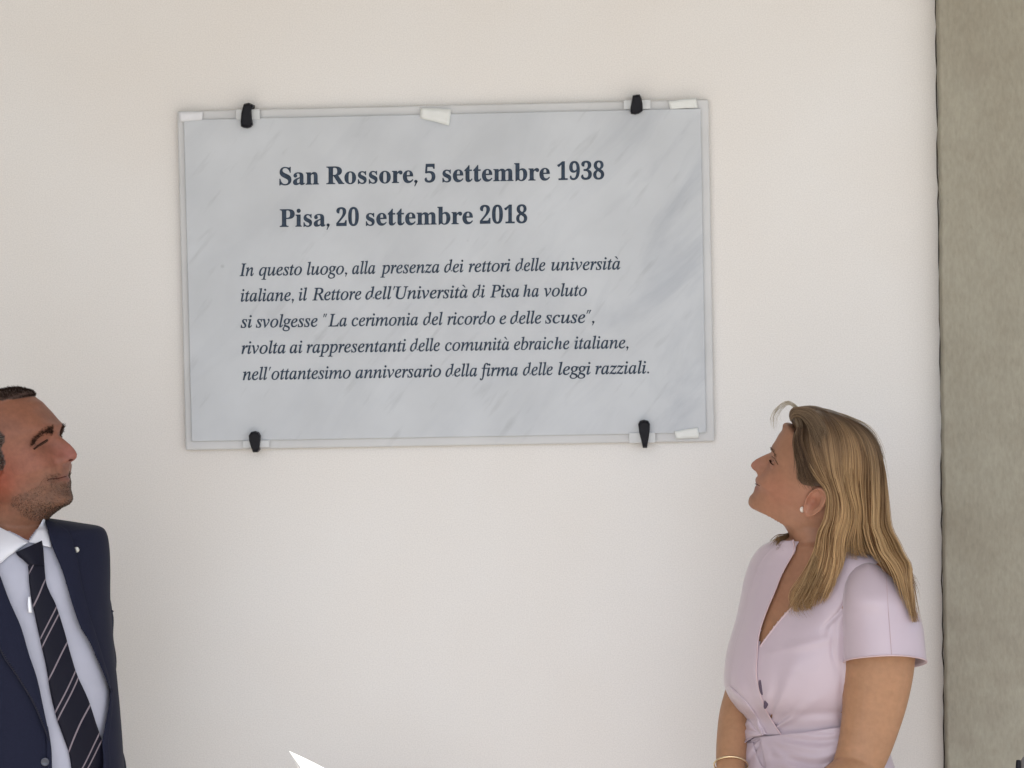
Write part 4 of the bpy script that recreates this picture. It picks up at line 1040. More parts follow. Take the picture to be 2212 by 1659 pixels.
tm = patch([tBodyW, tHair], Lt_, Rt_, 50, 20, .0025, .002, .0025, 6); Pt = coords(tm)
set_color(tm, np.clip(np.array([.10, .060, .036]) * (1 + .5 * smooth_noise(np.stack([Pt[:, 0] * 260, Pt[:, 1] * 60, Pt[:, 2] * 30], 1), 9)[:, None]), .01, 1)); link('temple_hair', tm, mHairW, hair)  # dark brown hair, shadow under the front lock included in the colour
tTemple = bvh_me(tm)
def G(a3, b4): return z3(a3) + z4(b4)
GU = [
 G([(590, 200), (640, 300), (668, 430), (672, 560), (735, 740), (845, 910), (935, 1015), (962, 1110), (955, 1220), (930, 1340), (868, 1460)], [(735, 240), (705, 330), (655, 430), (600, 530), (620, 640)]),
 G([(680, 190), (760, 300), (795, 430), (820, 580), (870, 760), (930, 900), (985, 1020), (1010, 1130), (1005, 1240), (985, 1350), (935, 1480)], [(790, 250), (760, 340), (715, 430), (660, 540), (690, 620)]),
 G([(790, 190), (880, 290), (940, 420), (965, 580), (985, 740), (1010, 900), (1050, 1030), (1080, 1150), (1085, 1260), (1070, 1370), (1040, 1490)], [(860, 260), (845, 350), (810, 440), (770, 520), (740, 590)]),
 G([(880, 205), (1000, 300), (1090, 430), (1130, 580), (1140, 740), (1145, 900), (1160, 1030), (1190, 1150), (1210, 1260), (1190, 1380), (1150, 1500)], [(930, 250), (915, 320), (890, 390), (880, 440), (850, 500)]),
 G([(960, 235), (1110, 330), (1210, 460), (1260, 600), (1275, 760), (1270, 920), (1280, 1050), (1300, 1160), (1310, 1270), (1290, 1390), (1310, 1500)], [(1070, 230), (1110, 290), (1170, 350), (1240, 420), (1290, 520)]),
 G([(1080, 270), (1230, 370), (1340, 500), (1390, 640), (1415, 800), (1420, 950), (1425, 1080), (1430, 1200), (1425, 1320), (1430, 1420), (1480, 1530)], [(1190, 260), (1240, 320), (1290, 420), (1320, 560), (1370, 710)]),
 G([(1180, 305), (1340, 400), (1440, 530), (1500, 690), (1530, 840), (1542, 980), (1550, 1100), (1558, 1230), (1565, 1340), (1590, 1440), (1650, 1550)], [(1300, 250), (1345, 330), (1350, 430), (1375, 560), (1405, 700)]),
]
GA = np.array([arc(np.array(g), 34) for g in GU])
TH = [tHair, tDress, tSl, tBodyW, tTemple]
def hair_strands(n, seed, rad=.0008, lift=(.001, .012)):
    r = np.random.default_rng(seed); parts_V = []; parts_F = []; cols = []; off_ = 0; Kp = 34
    NCL = 150; clumps = r.uniform(0, 6, NCL); cc = r.uniform(0, 1, NCL); coff = r.normal(size=(NCL, 4)); clift = r.uniform(0, 1, NCL)
    for _ in range(n):
        k_ = r.integers(NCL); g = np.clip(clumps[k_] + r.normal() * .07, 0, 5.999); i = int(g); f = g - i
        UV = GA[i] * (1 - f) + GA[i + 1] * f; t = np.linspace(0, 1, Kp)
        wob = (4.2 * math.sin(g * 3 + 1) * np.sin(11 * t + g * 1.5) * t ** 1.5 + 3.0 * coff[k_, 0] * np.sin(5 * t + coff[k_, 1] * 3) * t + 2.4 * r.normal() * np.sin(7 * t + r.uniform(0, 6)) * t ** 1.5 + 2.2 * r.normal() * t)
        UV = UV + np.stack([wob * 1.2, wob * .25], 1)
        end = int(Kp * np.clip(r.normal(.90 if g < 3 else .86, .12), .5, 1.0)); end = max(int(end * np.interp(g, [0, 2.5, 3.0, 4.0, 4.6, 5.1, 6], [1, 1, .86, .78, .84, 1, 1])), 12)
        Dp = []; ds = []
        for a, b in UV[:end]:
            q, d = cast(TH, a, b); Dp.append(q if q else np.nan); ds.append(d)
        Dp = np.array(Dp)
        m = np.isnan(Dp)
        if m.all(): continue
        idx = np.arange(len(Dp)); Dp = np.interp(idx, idx[~m], Dp[~m])
        Dq = np.min(np.stack([np.roll(Dp, k2) if k2 >= 0 else np.concatenate([Dp[-k2:], np.full(-k2, Dp[-1])]) for k2 in range(-10, 1)]), axis=0)
        for _k in range(90): Dq[1:-1] = .5 * Dq[1:-1] + .25 * (Dq[:-2] + Dq[2:])
        for _k in range(6): Dp[1:-1] = .5 * Dp[1:-1] + .25 * (Dp[:-2] + Dp[2:])
        Dp = np.where(np.arange(len(Dp)) > 8, np.minimum(Dp, Dq), Dp)
        for _k in range(4): Dp[1:-1] = .5 * Dp[1:-1] + .25 * (Dp[:-2] + Dp[2:])
        lf = lift[0] + (lift[1] - lift[0]) * (0.8 * clift[k_] + .2 * r.uniform()); lf = lf * np.interp(t[:end], [0, .1, 1], [.7, 1, 1]) + .0045 * np.interp(t[:end], [0, .62, .72, 1], [0, 0, 1, 1.4])
        P = CAM + np.array(ds) * (Dp - lf)[:, None]
        R_ = rad * np.interp(np.linspace(0, 1, end), [0, .1, .8, 1], [.6, 1, .9, .15])
        rg = tube(P, R_, 3); nn = rg.shape[0] * 3
        parts_V.append(rg.reshape(-1, 3)); parts_F.append(grid_faces(rg.shape[0], 3) + off_); off_ += nn
        tone = np.clip(.78 * cc[k_] + .42 * r.uniform() - .08 + .08 * math.sin(g * 9), 0, 1) ** 1.3
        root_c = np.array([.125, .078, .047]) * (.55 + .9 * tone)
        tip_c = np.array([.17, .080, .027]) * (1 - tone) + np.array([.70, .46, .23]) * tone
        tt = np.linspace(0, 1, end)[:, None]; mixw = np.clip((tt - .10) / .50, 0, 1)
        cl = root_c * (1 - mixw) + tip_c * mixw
        cols.append(np.repeat(cl, 3, axis=0))
    return np.vstack(parts_V), np.vstack(parts_F), np.vstack(cols)
V, F_, cl = hair_strands(6000, 21)
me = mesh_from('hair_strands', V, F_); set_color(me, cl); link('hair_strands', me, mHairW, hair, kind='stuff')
# wisps and far-side locks
def free_strands(guides, n, seed, jit, dep, rad=.0008, col=((.45, .33, .2), (.25, .16, .08)), endr=(.8, 1)):
    r = np.random.default_rng(seed); Vs = []; Fs = []; cs = []; o_ = 0; GG = [crom(np.array(g), 22) for g in guides]
    for _ in range(n):
        x = r.uniform(0, len(GG) - 1 - 1e-6) if len(GG) > 1 else 0; i = int(x); f = x - i
        UV = GG[i] * (1 - f) + GG[min(i + 1, len(GG) - 1)] * f; t = np.linspace(0, 1, 22)[:, None]
        UV = UV + r.normal(size=2) * jit * t + jit * .8 * r.normal() * np.sin(4 * t + r.uniform(0, 6)) * t
        e = int(22 * r.uniform(*endr)); y_ = np.linspace(dep[0], dep[1], 22) + r.normal() * .004
        P = np.array([at(a, b, yy) for (a, b), yy in zip(UV[:e], y_)])
        rg = tube(P, rad * np.linspace(1, .25, e), 3); Vs.append(rg.reshape(-1, 3)); Fs.append(grid_faces(e, 3) + o_); o_ += e * 3
        tn = r.uniform(); cs.append(np.tile(np.array(col[0]) * tn + np.array(col[1]) * (1 - tn), (e * 3, 1)))
    return np.vstack(Vs), np.vstack(Fs), np.vstack(cs)
sets = [
 free_strands([z4([(800, 60), (745, 200), (700, 330), (655, 440), (600, 540), (560, 620), (590, 680)]), z4([(900, 60), (850, 200), (810, 330), (760, 450), (720, 540), (680, 610), (720, 660)])], 150, 51, 5.0, (WY - .075, WY - .19), .0006, ((.62, .42, .22), (.22, .12, .05)), (.6, 1)),
 free_strands([z3([(820, 185), (1000, 232), (1210, 305), (1380, 410), (1490, 600), (1550, 850), (1575, 1100)]), z3([(860, 190), (1010, 225), (1225, 300), (1400, 400), (1510, 590), (1568, 850), (1600, 1100)])], 26, 52, 3.0, (hy - .005, hy - .01), .0004, ((.5, .4, .28), (.25, .18, .1)), (.3, 1)),
 free_strands([z3([(566, 300), (578, 225), (650, 192), (790, 215), (900, 330), (960, 470)]), z3([(572, 325), (610, 285), (680, 290), (760, 380), (810, 520), (860, 680)])], 420, 38, 3.0, (hy - .045, hy - .094), .0006, ((.38, .27, .17), (.12, .075, .045)), (.75, 1)),
 free_strands([z3([(640, 380), (618, 520), (640, 680), (665, 800), (680, 900), (740, 990)]), z3([(700, 400), (690, 540), (740, 700), (790, 820), (840, 910), (900, 990)])], 460, 37, 8.0, (hy - .076, hy - .084), .0006, ((.24, .15, .085), (.05, .028, .017)), (.7, 1)),
 free_strands([z3([(640, 215), (560, 160), (500, 190), (455, 250), (430, 330), (455, 420)]), z3([(680, 200), (570, 130), (480, 165), (415, 240), (400, 330), (425, 400)])], 26, 31, 6.0, (hy - .01, hy + .01), .00045, ((.62, .55, .42), (.40, .32, .22))),
 free_strands([z3([(590, 200), (610, 270), (625, 340), (650, 440)]), z3([(620, 190), (650, 260), (690, 330), (700, 420)])], 60, 32, 2.0, (hy - .035, hy - .075), .0007, ((.40, .30, .2), (.2, .13, .08))),
 free_strands([z3([(600, 190), (800, 175), (1000, 235), (1200, 310), (1360, 410), (1460, 560), (1530, 760)]), z3([(620, 205), (800, 195), (1000, 262), (1190, 335), (1340, 430), (1440, 570), (1510, 770)])], 260, 33, 2.2, (hy - .01, hy - .02), .0007, ((.34, .27, .20), (.14, .095, .065))),
 free_strands([z4([(640, 60), (560, 122), (490, 140), (440, 190)]), z4([(660, 100), (620, 190), (590, 230), (560, 262)])], 240, 34, 3.0, (hy + .05, WY - .035), .0008, ((.42, .29, .14), (.20, .12, .06))),
 free_strands([z4([(1230, 200), (1310, 330), (1380, 400), (1418, 480)]), z4([(1260, 300), (1350, 400), (1400, 500), (1410, 590)])], 40, 35, 3.0, (shy + .01, shy - .02), .0006, ((.40, .28, .15), (.15, .09, .05)), (.5, 1)),
]
o_ = 0; VV = []; FFs = []; CC = []
for v_, f_, c_ in sets: VV.append(v_); FFs.append(f_ + o_); CC.append(c_); o_ += len(v_)
me = mesh_from('loose_strands', np.vstack(VV), np.vstack(FFs)); set_color(me, np.vstack(CC)); link('loose_strands', me, mHairW, hair, kind='stuff')
#@@MAN@@

# ================================================================== MAN
MY = -0.55
man = empty('person', (at(40, 1600, MY)[0], MY, 0.0), label='man with cropped hair in dark navy suit and striped tie looking up at the plaque', category='person')
trM = z1([(420, 262), (460, 300), (520, 370), (570, 440), (606, 486), (628, 515), (636, 560), (632, 612), (680, 660), (740, 714), (790, 764), (817, 812), (815, 852), (793, 882), (758, 896), (722, 906),
          (718, 940), (724, 990), (714, 1032), (711, 1050), (735, 1072), (737, 1088), (729, 1130), (724, 1168), (732, 1205), (742, 1250), (738, 1290)])
HM = Head(164 * .2042, 813.2 + 861 * .2042, MY, math.radians(17), math.radians(16), 1, None, trM, None, None)
tm_ = HM.trace
def Q_(x, y): return HM.px2loc(*z1([(x, y)])[0])
def Lq(x, z): return (x / 1000, z / 1000)
def back(p, d): return (p[0] - d, p[1])
F = [Lq(2, 124), Lq(40, 118), Lq(66, 104), Q_(335, 205), Q_(470, 310), Q_(600, 480), back(Q_(612, 590), .002), back(Q_(650, 740), .006), back(Q_(680, 870), .004), Q_(702, 940), Q_(706, 1035), Q_(722, 1095), Q_(722, 1175), Q_(738, 1270), Q_(708, 1338), Q_(610, 1390), Q_(510, 1462), Q_(455, 1520), Q_(415, 1590), Q_(380, 1680), Q_(360, 1800)]
B = [Lq(-2, 124), Lq(-42, 118), Lq(-70, 100), Lq(-88, 78), Lq(-96, 55), Lq(-100, 32), Lq(-100, 14), Lq(-96, -2), Lq(-90, -16), Lq(-86, -26), Lq(-82, -36), Lq(-78, -46), Lq(-76, -56), Lq(-74, -66),
     Q_(-260, 1330), Q_(-265, 1380), Q_(-270, 1440), Q_(-280, 1510), Q_(-300, 1590), Q_(-330, 1680), Q_(-370, 1800)]
Wd = [.001, .044, .063, .072, .077, .079, .078, .076, .073, .071, .069, .066, .062, .058, .057, .057, .058, .059, .060, .064, .072]
gm = tm_[4]; cm = tm_[-1]; nbm = Q_(735, 892); mm_ = Q_(712, 1050)
zsig = [(-0.12, .024), (cm[1], .022), (tm_[20][1], .024), (tm_[17][1], .022), (tm_[15][1], .016), (tm_[13][1], .0145), (tm_[11][1], .0125), (tm_[9][1], .010), (tm_[7][1], .012), (tm_[4][1], .03), (tm_[0][1], .04)]
eyM = np.array(Q_(505, 712)); eyc = (eyM[0] - .010, .031, eyM[1])
feats = [((eyM[0], .031, eyM[1] + .001), (.03, .015, .010), (-.008, 0, 0)),
         ((gm[0], .022, gm[1] - .006), (.03, .018, .0065), (.0045, 0, 0)),
         ((eyM[0] - .006, .042, eyM[1] - .028), (.03, .016, .013), (.004, .002, 0)),
         ((nbm[0] - .010, .0145, nbm[1] + .007), (.009, .0065, .0065), (.003, .005, 0)),
         ((nbm[0] - .0045, .0075, nbm[1] + .001), (.004, .0035, .0028), (-.003, 0, .003)),
         ((nbm[0] - .022, .024, nbm[1] - .002), (.012, .005, .014), (-.0025, -.0012, 0)),
         ((mm_[0] - .018, .027, mm_[1]), (.012, .007, .006), (-.0035, -.002, 0)),
         ((mm_[0] - .022, .037, mm_[1] + .004), (.014, .010, .014), (.002, .004, 0)),
         ((mm_[0] - .004, 0.0, mm_[1] + .0002), (.02, .020, .0014), (-.0028, 0, 0)),
         ((.02, .05, -.075), (.03, .03, .02), (0, .005, 0))]
headM = fit_head(HM, F, B, Wd, zsig, tm_, feats, trM, 0.66)
ecM = (-.004, .079, .002)
eML = ear_mesh(HM, ecM, .066, math.radians(6), 1); eMR = ear_mesh(HM, ecM, .066, math.radians(6), -1)
yM = math.radians(32)
fm = np.array([math.sin(yM), -math.cos(yM), 0]); lm = np.array([math.cos(yM), math.sin(yM), 0])
rowsS = [(120, 300, .064, .060), (160, 360, .078, .064), (200, 450, .110, .076), (250, 530, .140, .090), (330, 585, .163, .102), (450, 600, .170, .116), (620, 602, .170, .124), (800, 620, .166, .127), (1000, 645, .161, .127), (1200, 665, .157, .127), (1400, 685, .157, .130), (1700, 702, .165, .135)]
cfgM = [(z2([(0, y)])[0][1], z2([(x, 0)])[0][0], a, b) for y, x, a, b in rowsS]
ringsM, infoM = slices(cfgM, MY, yM, 130, 1)
lowM = ringsM[-1]; cM = infoM[-1][0]; exM = []
for z in (0.98, 0.92, 0.86): 
    q = (lowM - cM) * 1.0 + cM; q[:, 2] = z; exM.append(q)
skM = inset(np.concatenate([ringsM[::3], np.array(exM)]), None, .008)
parts = [headM, eML, eMR, ring_loft(skM)]
# arms: sleeves follow these
def A2(x, y, yy): return at(*z2([(x, y)])[0], yy)
yl = MY + .105
outl = [(230, 640), (320, 662), (450, 680), (620, 690), (720, 699), (800, 717), (1000, 723), (1200, 729), (1400, 743), (1560, 767), (1700, 788), (1900, 800), (2150, 800)]
slv = [(y, x - r * 3483, r) for (y, x), r in zip(outl, [.052, .060, .063, .062, .061, .061, .058, .056, .054, .052, .050, .048, .046])]
armL = [A2(x, y, yl + .01 - .00003 * y) for y, x, r in slv]; radL = [r for _, _, r in slv]
mirr = lambda p: (lambda d: infoM[60][0] + d - 2 * (d @ lm) * lm)(p - infoM[60][0])
armR_ = [mirr(p) for p in armL]
for P3 in (armL, armR_):
    parts.append(ring_loft(tube(P3[:], [r * .72 for r in radL], 16, 40)))
    d = P3[-1] - P3[-2]; parts += hand_parts(P3[-1] + d * .05, d, (cM - P3[-1]) * np.array([1, 1, 0]), 1.0, 1 if P3 is armL else -1)
for s_ in (1, -1):
    b_ = cM + lm * s_ * .09; Lg = [(b_[0], b_[1], .88), (b_[0], b_[1], .5), (b_[0], b_[1], .08)]
    parts.append(ring_loft(tube(Lg, [.07, .05, .04], 14, 20)))
V, F_ = merge(parts); bodyM = remesh(V, F_, 0.0023, 3, 0.5)
Pm = coords(bodyM); L = HM.w2loc(Pm)
nzl = smooth_noise(Pm * 260, 12); nzs = smooth_noise(Pm * 60, 13)
base = np.tile(np.array([0.235, 0.098, 0.060]), (len(Pm), 1))
base = tint(base, .6 * gauss(L, (eyM[0], 0, eyM[1] - .02), (.03, .05, .022)), (.30, .095, .06))
base = tint(base, .6 * gauss(L, (nbm[0] + .01, 0, nbm[1] + .012), (.02, .018, .014)), (.29, .10, .085))
base = tint(base, .5 * gauss(L, (.055, 0, .075), (.04, .05, .03)), (.29, .105, .052))
base = tint(base, .55 * np.clip((-.03 - L[:, 2]) / .05, 0, 1) * (L[:, 2] > -.14), (.25, .12, .07))
base = tint(base, .7 * (gauss(L, (-.01, .07, -.03), (.03, .04, .03)) + gauss(L, (-.01, -.07, -.03), (.03, .04, .03))), (.36, .08, .045))
for sy in (1, -1):
    base = tint(base, .35 * gauss(L, (eyM[0], .031 * sy, eyM[1] - .004), (.02, .015, .010)), (.17, .065, .04))
# shadow of shaved beard: real grey-brown pigment of the stubble
bz = np.clip((nbm[1] - .004 + .018 * np.clip(1 - (L[:, 0] + .0) / .09, -1, 1) * 0 - L[:, 2] - .30 * np.clip(.075 - L[:, 0], 0, .06) + .006 * nzs) / .024, 0, 1)
bl = np.clip((L[:, 2] + .135) / .03, 0, 1) * np.clip((L[:, 0] + .015 + .008 * nzs) / .035, 0, 1)
lip = np.clip(1.5 * gauss(L, (mm_[0], 0, mm_[1] - .002), (.010, .016, .0045)), 0, 1)
beard = bz * bl * (1 - lip)
base = tint(base, beard * np.clip(.42 + .25 * nzs + .15 * nzl, .05, .8), (.115, .078, .058))
base = tint(base, lip * .75, (.21, .08, .06))
# scalp mask
def sh(pts, s_): return [HM.px2loc(*z1([(x + s_, y)])[0]) for x, y in pts]
topm = [HM.px2loc(*z1([q])[0]) for q in [(352, 212), (300, 226), (230, 232), (120, 240), (0, 262)]]
sidem = sh([(-160, 350), (-60, 440), (0, 480), (95, 530), (150, 600), (150, 660), (112, 730), (135, 800), (150, 880), (120, 960), (60, 935), (10, 880), (-60, 900), (-120, 1050), (-300, 1250)], 120)
scalp_poly = np.array(topm + sidem + [(-.16, -.07), (-.16, .18), (.10, .18)])
sm_ = inside(scalp_poly, L[:, [0, 2]]) & (L[:, 2] > -.075)
base = tint(base, sm_ * .85, (.05, .035, .03))
set_color(bodyM, base * (1 + 0.10 * nzs[:, None]))
link('body', bodyM, mSkinM, man)
tBodyM = bvh_me(bodyM)
eye_set(HM, man, eyc, .0120, 0.0, -0.10, .12, mSkinM, mBrow, (.27, .11, .065))
brow(HM, tBodyM, man, [(.013, gm[1] - .014), (.022, gm[1] - .0125), (.034, gm[1] - .0125), (.044, gm[1] - .018), (.052, gm[1] - .028)], .0030, 230, mBrow, .008, 7, .00042)
V2, F2 = edge_tube([tBodyM], z1([(355, 768), (400, 735), (440, 710), (475, 688), (500, 672)]), 24, .0011, .0012); link('eyelid_crease', mesh_from('eyelid_crease', V2, F2), mBrow, man)
for a_, b_, r_2, o_ in ((0, .5, .0016, .0010), (.45, 1, .0022, .0008)):
    q_ = arc(z1([(360, 770), (400, 738), (440, 712), (475, 690), (502, 674)]), 40)[int(a_ * 39):int(b_ * 39) + 1]
    V2, F2 = edge_tube([tBodyM], q_, 20, r_2, o_); link('eyelashes', mesh_from('eyelashes', V2, F2), mBrow, man)
q = z1([(742, 884)])[0]; t, d = cast([tBodyM], *q)
if t:
    R3 = np.stack([math.cos(.12) * _rt + math.sin(.12) * _up, d, -math.sin(.12) * _rt + math.cos(.12) * _up], 1)
    V2, F2 = ellipsoid(CAM + d * (t + .0008), (.0052, .0028, .0017), 16, 10, rot=R3); link('nostril_shade', mesh_from('nostril_shade', V2, F2), mRecessShade, man)  # dark ellipsoid painted in for the shade inside the nose
V2, F2 = edge_tube([tBodyM], z1([(734, 1068), (700, 1058), (660, 1068), (610, 1080), (560, 1082), (520, 1084), (498, 1102)]), 30, .0008, .0001); link('mouth', mesh_from('mouth', V2, F2), mRecessShade, man)  # shade of the lip parting laid on as a dark tube
# cropped hair and stubble as short hairs
def crop_hair(me, mask, n, ln, rad, colf, seed, bend):
    r = np.random.default_rng(seed)
    me.calc_loop_triangles(); T = np.empty(len(me.loop_triangles) * 3, dtype=np.int32); me.loop_triangles.foreach_get('vertices', T); T = T.reshape(-1, 3)
    PP = coords(me); T = T[mask[T].all(1)]
    if len(T) == 0: return None
    a = np.linalg.norm(np.cross(PP[T[:, 1]] - PP[T[:, 0]], PP[T[:, 2]] - PP[T[:, 0]]), axis=1); k_ = r.choice(len(T), n, p=a / a.sum())
    q = r.dirichlet((1, 1, 1), n)[:, :, None]; P0 = (PP[T[k_]] * q).sum(1)
    nn = np.cross(PP[T[k_, 1]] - PP[T[k_, 0]], PP[T[k_, 2]] - PP[T[k_, 0]]); nn /= np.linalg.norm(nn, axis=1)[:, None] + 1e-12
    lenv = ln * r.uniform(.6, 1.15, n)[:, None]; bd = np.array(bend)[None] + r.normal(size=(n, 3)) * .25
    P1 = P0 + lenv * (.6 * nn + .3 * bd); P2 = P0 + lenv * (.75 * nn + .75 * bd)
    sd = np.cross(nn, r.normal(size=(n, 3))); sd /= np.linalg.norm(sd, axis=1)[:, None] + 1e-12; td = np.cross(nn, sd)
    V = []; 
    for P_x, rr in ((P0 - nn * .0005, rad), (P1, rad * .9), (P2, rad * .35)):
        for c_, s_ in ((1, 0), (-.5, .866), (-.5, -.866)): V.append(P_x + rr * (c_ * sd + s_ * td))
    V = np.stack(V, 1); fbase = np.array([[0, 1, 4, 3], [1, 2, 5, 4], [2, 0, 3, 5], [3, 4, 7, 6], [4, 5, 8, 7], [5, 3, 6, 8]])
    F_ = (np.arange(n)[:, None, None] * 9 + fbase[None]).reshape(-1, 4)
    m = mesh_from('hair', V.reshape(-1, 3), F_); set_color(m, np.repeat(colf(P0, r), 9, axis=0)); return m
def col_scalp(P0, r):
    l = HM.w2loc(P0); side = np.clip((.075 - l[:, 2]) / .03, 0, 1)[:, None]; u_ = r.uniform(size=(len(P0), 1))
    return (1 - side) * np.array([.030, .017, .013]) * (.6 + .8 * u_) + side * np.where(u_ > .62, np.array([.22, .20, .18]), np.array([.030, .022, .018]))
hm = crop_hair(bodyM, sm_, 16000, .0065, .00035, col_scalp, 41, -.6 * HM.f + np.array([0, 0, -.15]))
link('hair', hm, mHairM, man, kind='stuff')
def col_st(P0, r):
    u_ = r.uniform(size=(len(P0), 1)); return np.where(u_ > .6, np.array([.15, .12, .10]), np.array([.045, .028, .02]))
hb = crop_hair(bodyM, beard > .4, 7000, .0017, .00022, col_st, 43, np.array([0, 0, -.6]))
if hb: link('stubble', hb, mHairM, man, kind='stuff')

# shirt ------------------------------------------------
Vs, Fs = ring_loft(np.concatenate([ringsM[10:], np.array(exM)]))
pfs = to_px(np.array([Vs[list(f)].mean(0) for f in Fs])); nk = inside(z2([(-140, 40), (-80, 105), (0, 150), (90, 196), (176, 240), (212, 190), (268, 104), (200, -20)]), pfs)
me = mesh_from('shirt', Vs, [f for f, k_ in zip(Fs, nk) if not k_ and len(f) == 4]); fix_normals(me); shirt = link('shirt', me, mShirt, man); tShirt = bvh(Vs, Fs)
TS = [tShirt, tBodyM]
# jacket ------------------------------------------------
rowsJ = [(112, 318, .078, .070), (135, 420, .118, .084), (160, 520, .158, .096), (182, 590, .186, .104), (230, 618, .197, .114), (320, 632, .200, .126), (450, 640, .198, .136), (620, 645, .195, .143), (800, 660, .189, .146), (1000, 676, .183, .146), (1200, 692, .178, .146), (1400, 708, .178, .149), (1700, 730, .188, .156)]
cfgJ = [(z2([(0, y)])[0][1], z2([(x, 0)])[0][0], a, b) for y, x, a, b in rowsJ]
ringsJ, infoJ = slices(cfgJ, MY, yM, 150, 1)
cJ = infoJ[-1][0]; exJ = []
for z, k_ in ((0.98, 1.02), (0.90, 1.06), (0.82, 1.08)):
    q = (ringsJ[-1] - cJ) * k_ + cJ; q[:, 2] = z; exJ.append(q)
J = np.concatenate([ringsJ, np.array(exJ)]); cen = J.mean(1, keepdims=True); nv = J - cen; nv /= np.linalg.norm(nv, axis=2, keepdims=True)
J = J + nv * (.0055 * smooth_noise((J * np.array([10, 10, 6.])).reshape(-1, 3), 77).reshape(J.shape[0], J.shape[1], 1))
Vj, Fj = ring_loft(J); cenf = np.array([Vj[list(f)].mean(0) for f in Fj]); pf = to_px(cenf)
op = z2([(276, 90), (312, 190), (338, 285), (402, 440), (462, 640), (512, 780), (572, 880), (660, 1080), (700, 1180), (692, 1260), (667, 1400), (652, 1500), (655, 1665), (560, 1790), (450, 1880), (350, 1830), (314, 1690), (308, 1560), (288, 1420), (253, 1260), (218, 1100), (168, 950), (118, 780), (48, 620), (-12, 460), (-66, 330), (-120, 180), (-60, 60), (150, 60)])
cut = inside(op, pf) & (cenf[:, 1] < MY + .02)
capt = np.array([len(f) == 3 for f in Fj])
me = mesh_from('jacket', Vj, [f for f, c_, t_ in zip(Fj, cut, capt) if not c_ and not t_]); fix_normals(me)
jacket = link('jacket', me, mSuit, man); m_ = jacket.modifiers.new('thickness', 'SOLIDIFY'); m_.thickness = .003; m_.offset = -1
tJ = bvh(Vj, Fj); TJ = [tJ]
for P3 in (armL, armR_):
    rg = tube(P3, radL, 40, 90, squash=.95); rg = rg + .0025 * np.sin(rg[..., 2:3] * 70 + rg[..., :1] * 30) * (rg - rg.mean(1, keepdims=True)) / .06
    V, F_ = ring_loft(rg, cap=False); V = np.vstack([V, rg[0].mean(0) + np.array([0, 0, .02])]); F_ = [tuple(q) for q in F_] + [(j, (j + 1) % 40, len(V) - 1) for j in range(40)]
    me = mesh_from('sleeve', V, F_); fix_normals(me); o = link('sleeve', me, mSuit, jacket); m_ = o.modifiers.new('thickness', 'SOLIDIFY'); m_.thickness = .003; m_.offset = -1
Lo = z2([(-70, 240), (-45, 500), (-25, 750), (0, 930), (100, 1085), (200, 1250), (262, 1390), (302, 1490)]); Ro = z2([(-50, 330), (0, 458), (60, 618), (130, 778), (181, 950), (231, 1100), (266, 1260), (304, 1440)])
lap = link('lapel', patch(TJ, Lo, Ro, 90, 18, .006, .004, .004, 8, dep=MY - .12), mSuit, jacket)
V2, F2 = edge_tube([bvh_me(lap.data)], [(a + 2.0, b - .5) for a, b in Lo[2:]], 70, .0009, .0002, dep=MY - .14); link('stitching', mesh_from('stitching', V2, F2), mSeam, lap)
# pick stitches along the lapel edge
K_ = arc([(a + 3.4, b - 1.0) for a, b in Lo[3:]], 44); parts = []
tl_ = bvh_me(lap.data)
for i in range(0, 43, 1):
    t, d = cast([tl_], *K_[i])
    if t: p0 = CAM + d * (t - .0006); parts.append(ellipsoid(p0, (.0016, .0008, .0009), 6, 4))
if parts:
    V2, F2 = merge(parts); link('pick_stitches', mesh_from('pick_stitches', V2, F2), mSeam, lap)
Lr = z2([(276, 108), (304, 195), (328, 286), (392, 440), (452, 640), (502, 780), (562, 880), (650, 1080), (690, 1180)]); Rr = z2([(335, 122), (430, 190), (478, 330), (505, 480), (545, 660), (590, 800), (640, 960), (678, 1090), (696, 1182)])
lap2 = link('lapel', patch(TJ, Lr, Rr, 90, 16, .006, .004, .003, 8, dep=MY), mSuit, jacket)
Ls = z2([(292, 1400), (306, 1480), (308, 1560), (312, 1740)]); Rs = z2([(299, 1400), (313, 1480), (322, 1560), (327, 1740)])
Ls = [(a - 6, b) for a, b in Ls]
link('front_edge', patch(TJ, Ls, Rs, 40, 6, .003, .004, .001, 4, dep=MY - .12), mSuit, jacket)
Ls = z2([(688, 1178), (680, 1260), (654, 1400), (638, 1500), (640, 1665), (548, 1790)]); Rs = z2([(706, 1170), (704, 1260), (690, 1400), (680, 1500), (682, 1680), (580, 1800)])
link('front_edge', patch(TJ, Ls, Rs, 40, 6, .003, .004, .001, 4, dep=MY), mSuit, jacket)
# button
t, d = cast(TJ, *z2([(280, 1622)])[0]); c = CAM + d * ((t or 5.4) - .004)
V2, F2 = ring_loft(np.array([[c + d * o_ + r_2 * (np.cos(a) * _rt + np.sin(a) * _up) for a in np.linspace(0, 2 * np.pi, 20, endpoint=False)] for r_2, o_ in ((.0076, .003), (.0078, .0), (.0066, -.0012), (.0052, -.0004), (.001, -.0002))]))
link('button', mesh_from('button', V2, F2), mButton, jacket)
# pin
t, d = cast([tJ, bvh_me(lap2.data)], *z2([(477, 298)])[0]); c = CAM + d * ((t or 5.4) - .003)
V2, F2 = ring_loft(np.array([[c + d * o_ + r_2 * (np.cos(a) * _rt + np.sin(a) * _up) for a in np.linspace(0, 2 * np.pi, 16, endpoint=False)] for r_2, o_ in ((.0050, .003), (.0053, .0), (.0045, -.0010), (.0030, -.0006), (.0008, -.0014))]))
link('lapel_pin', mesh_from('lapel_pin', V2, F2), mPin, jacket)
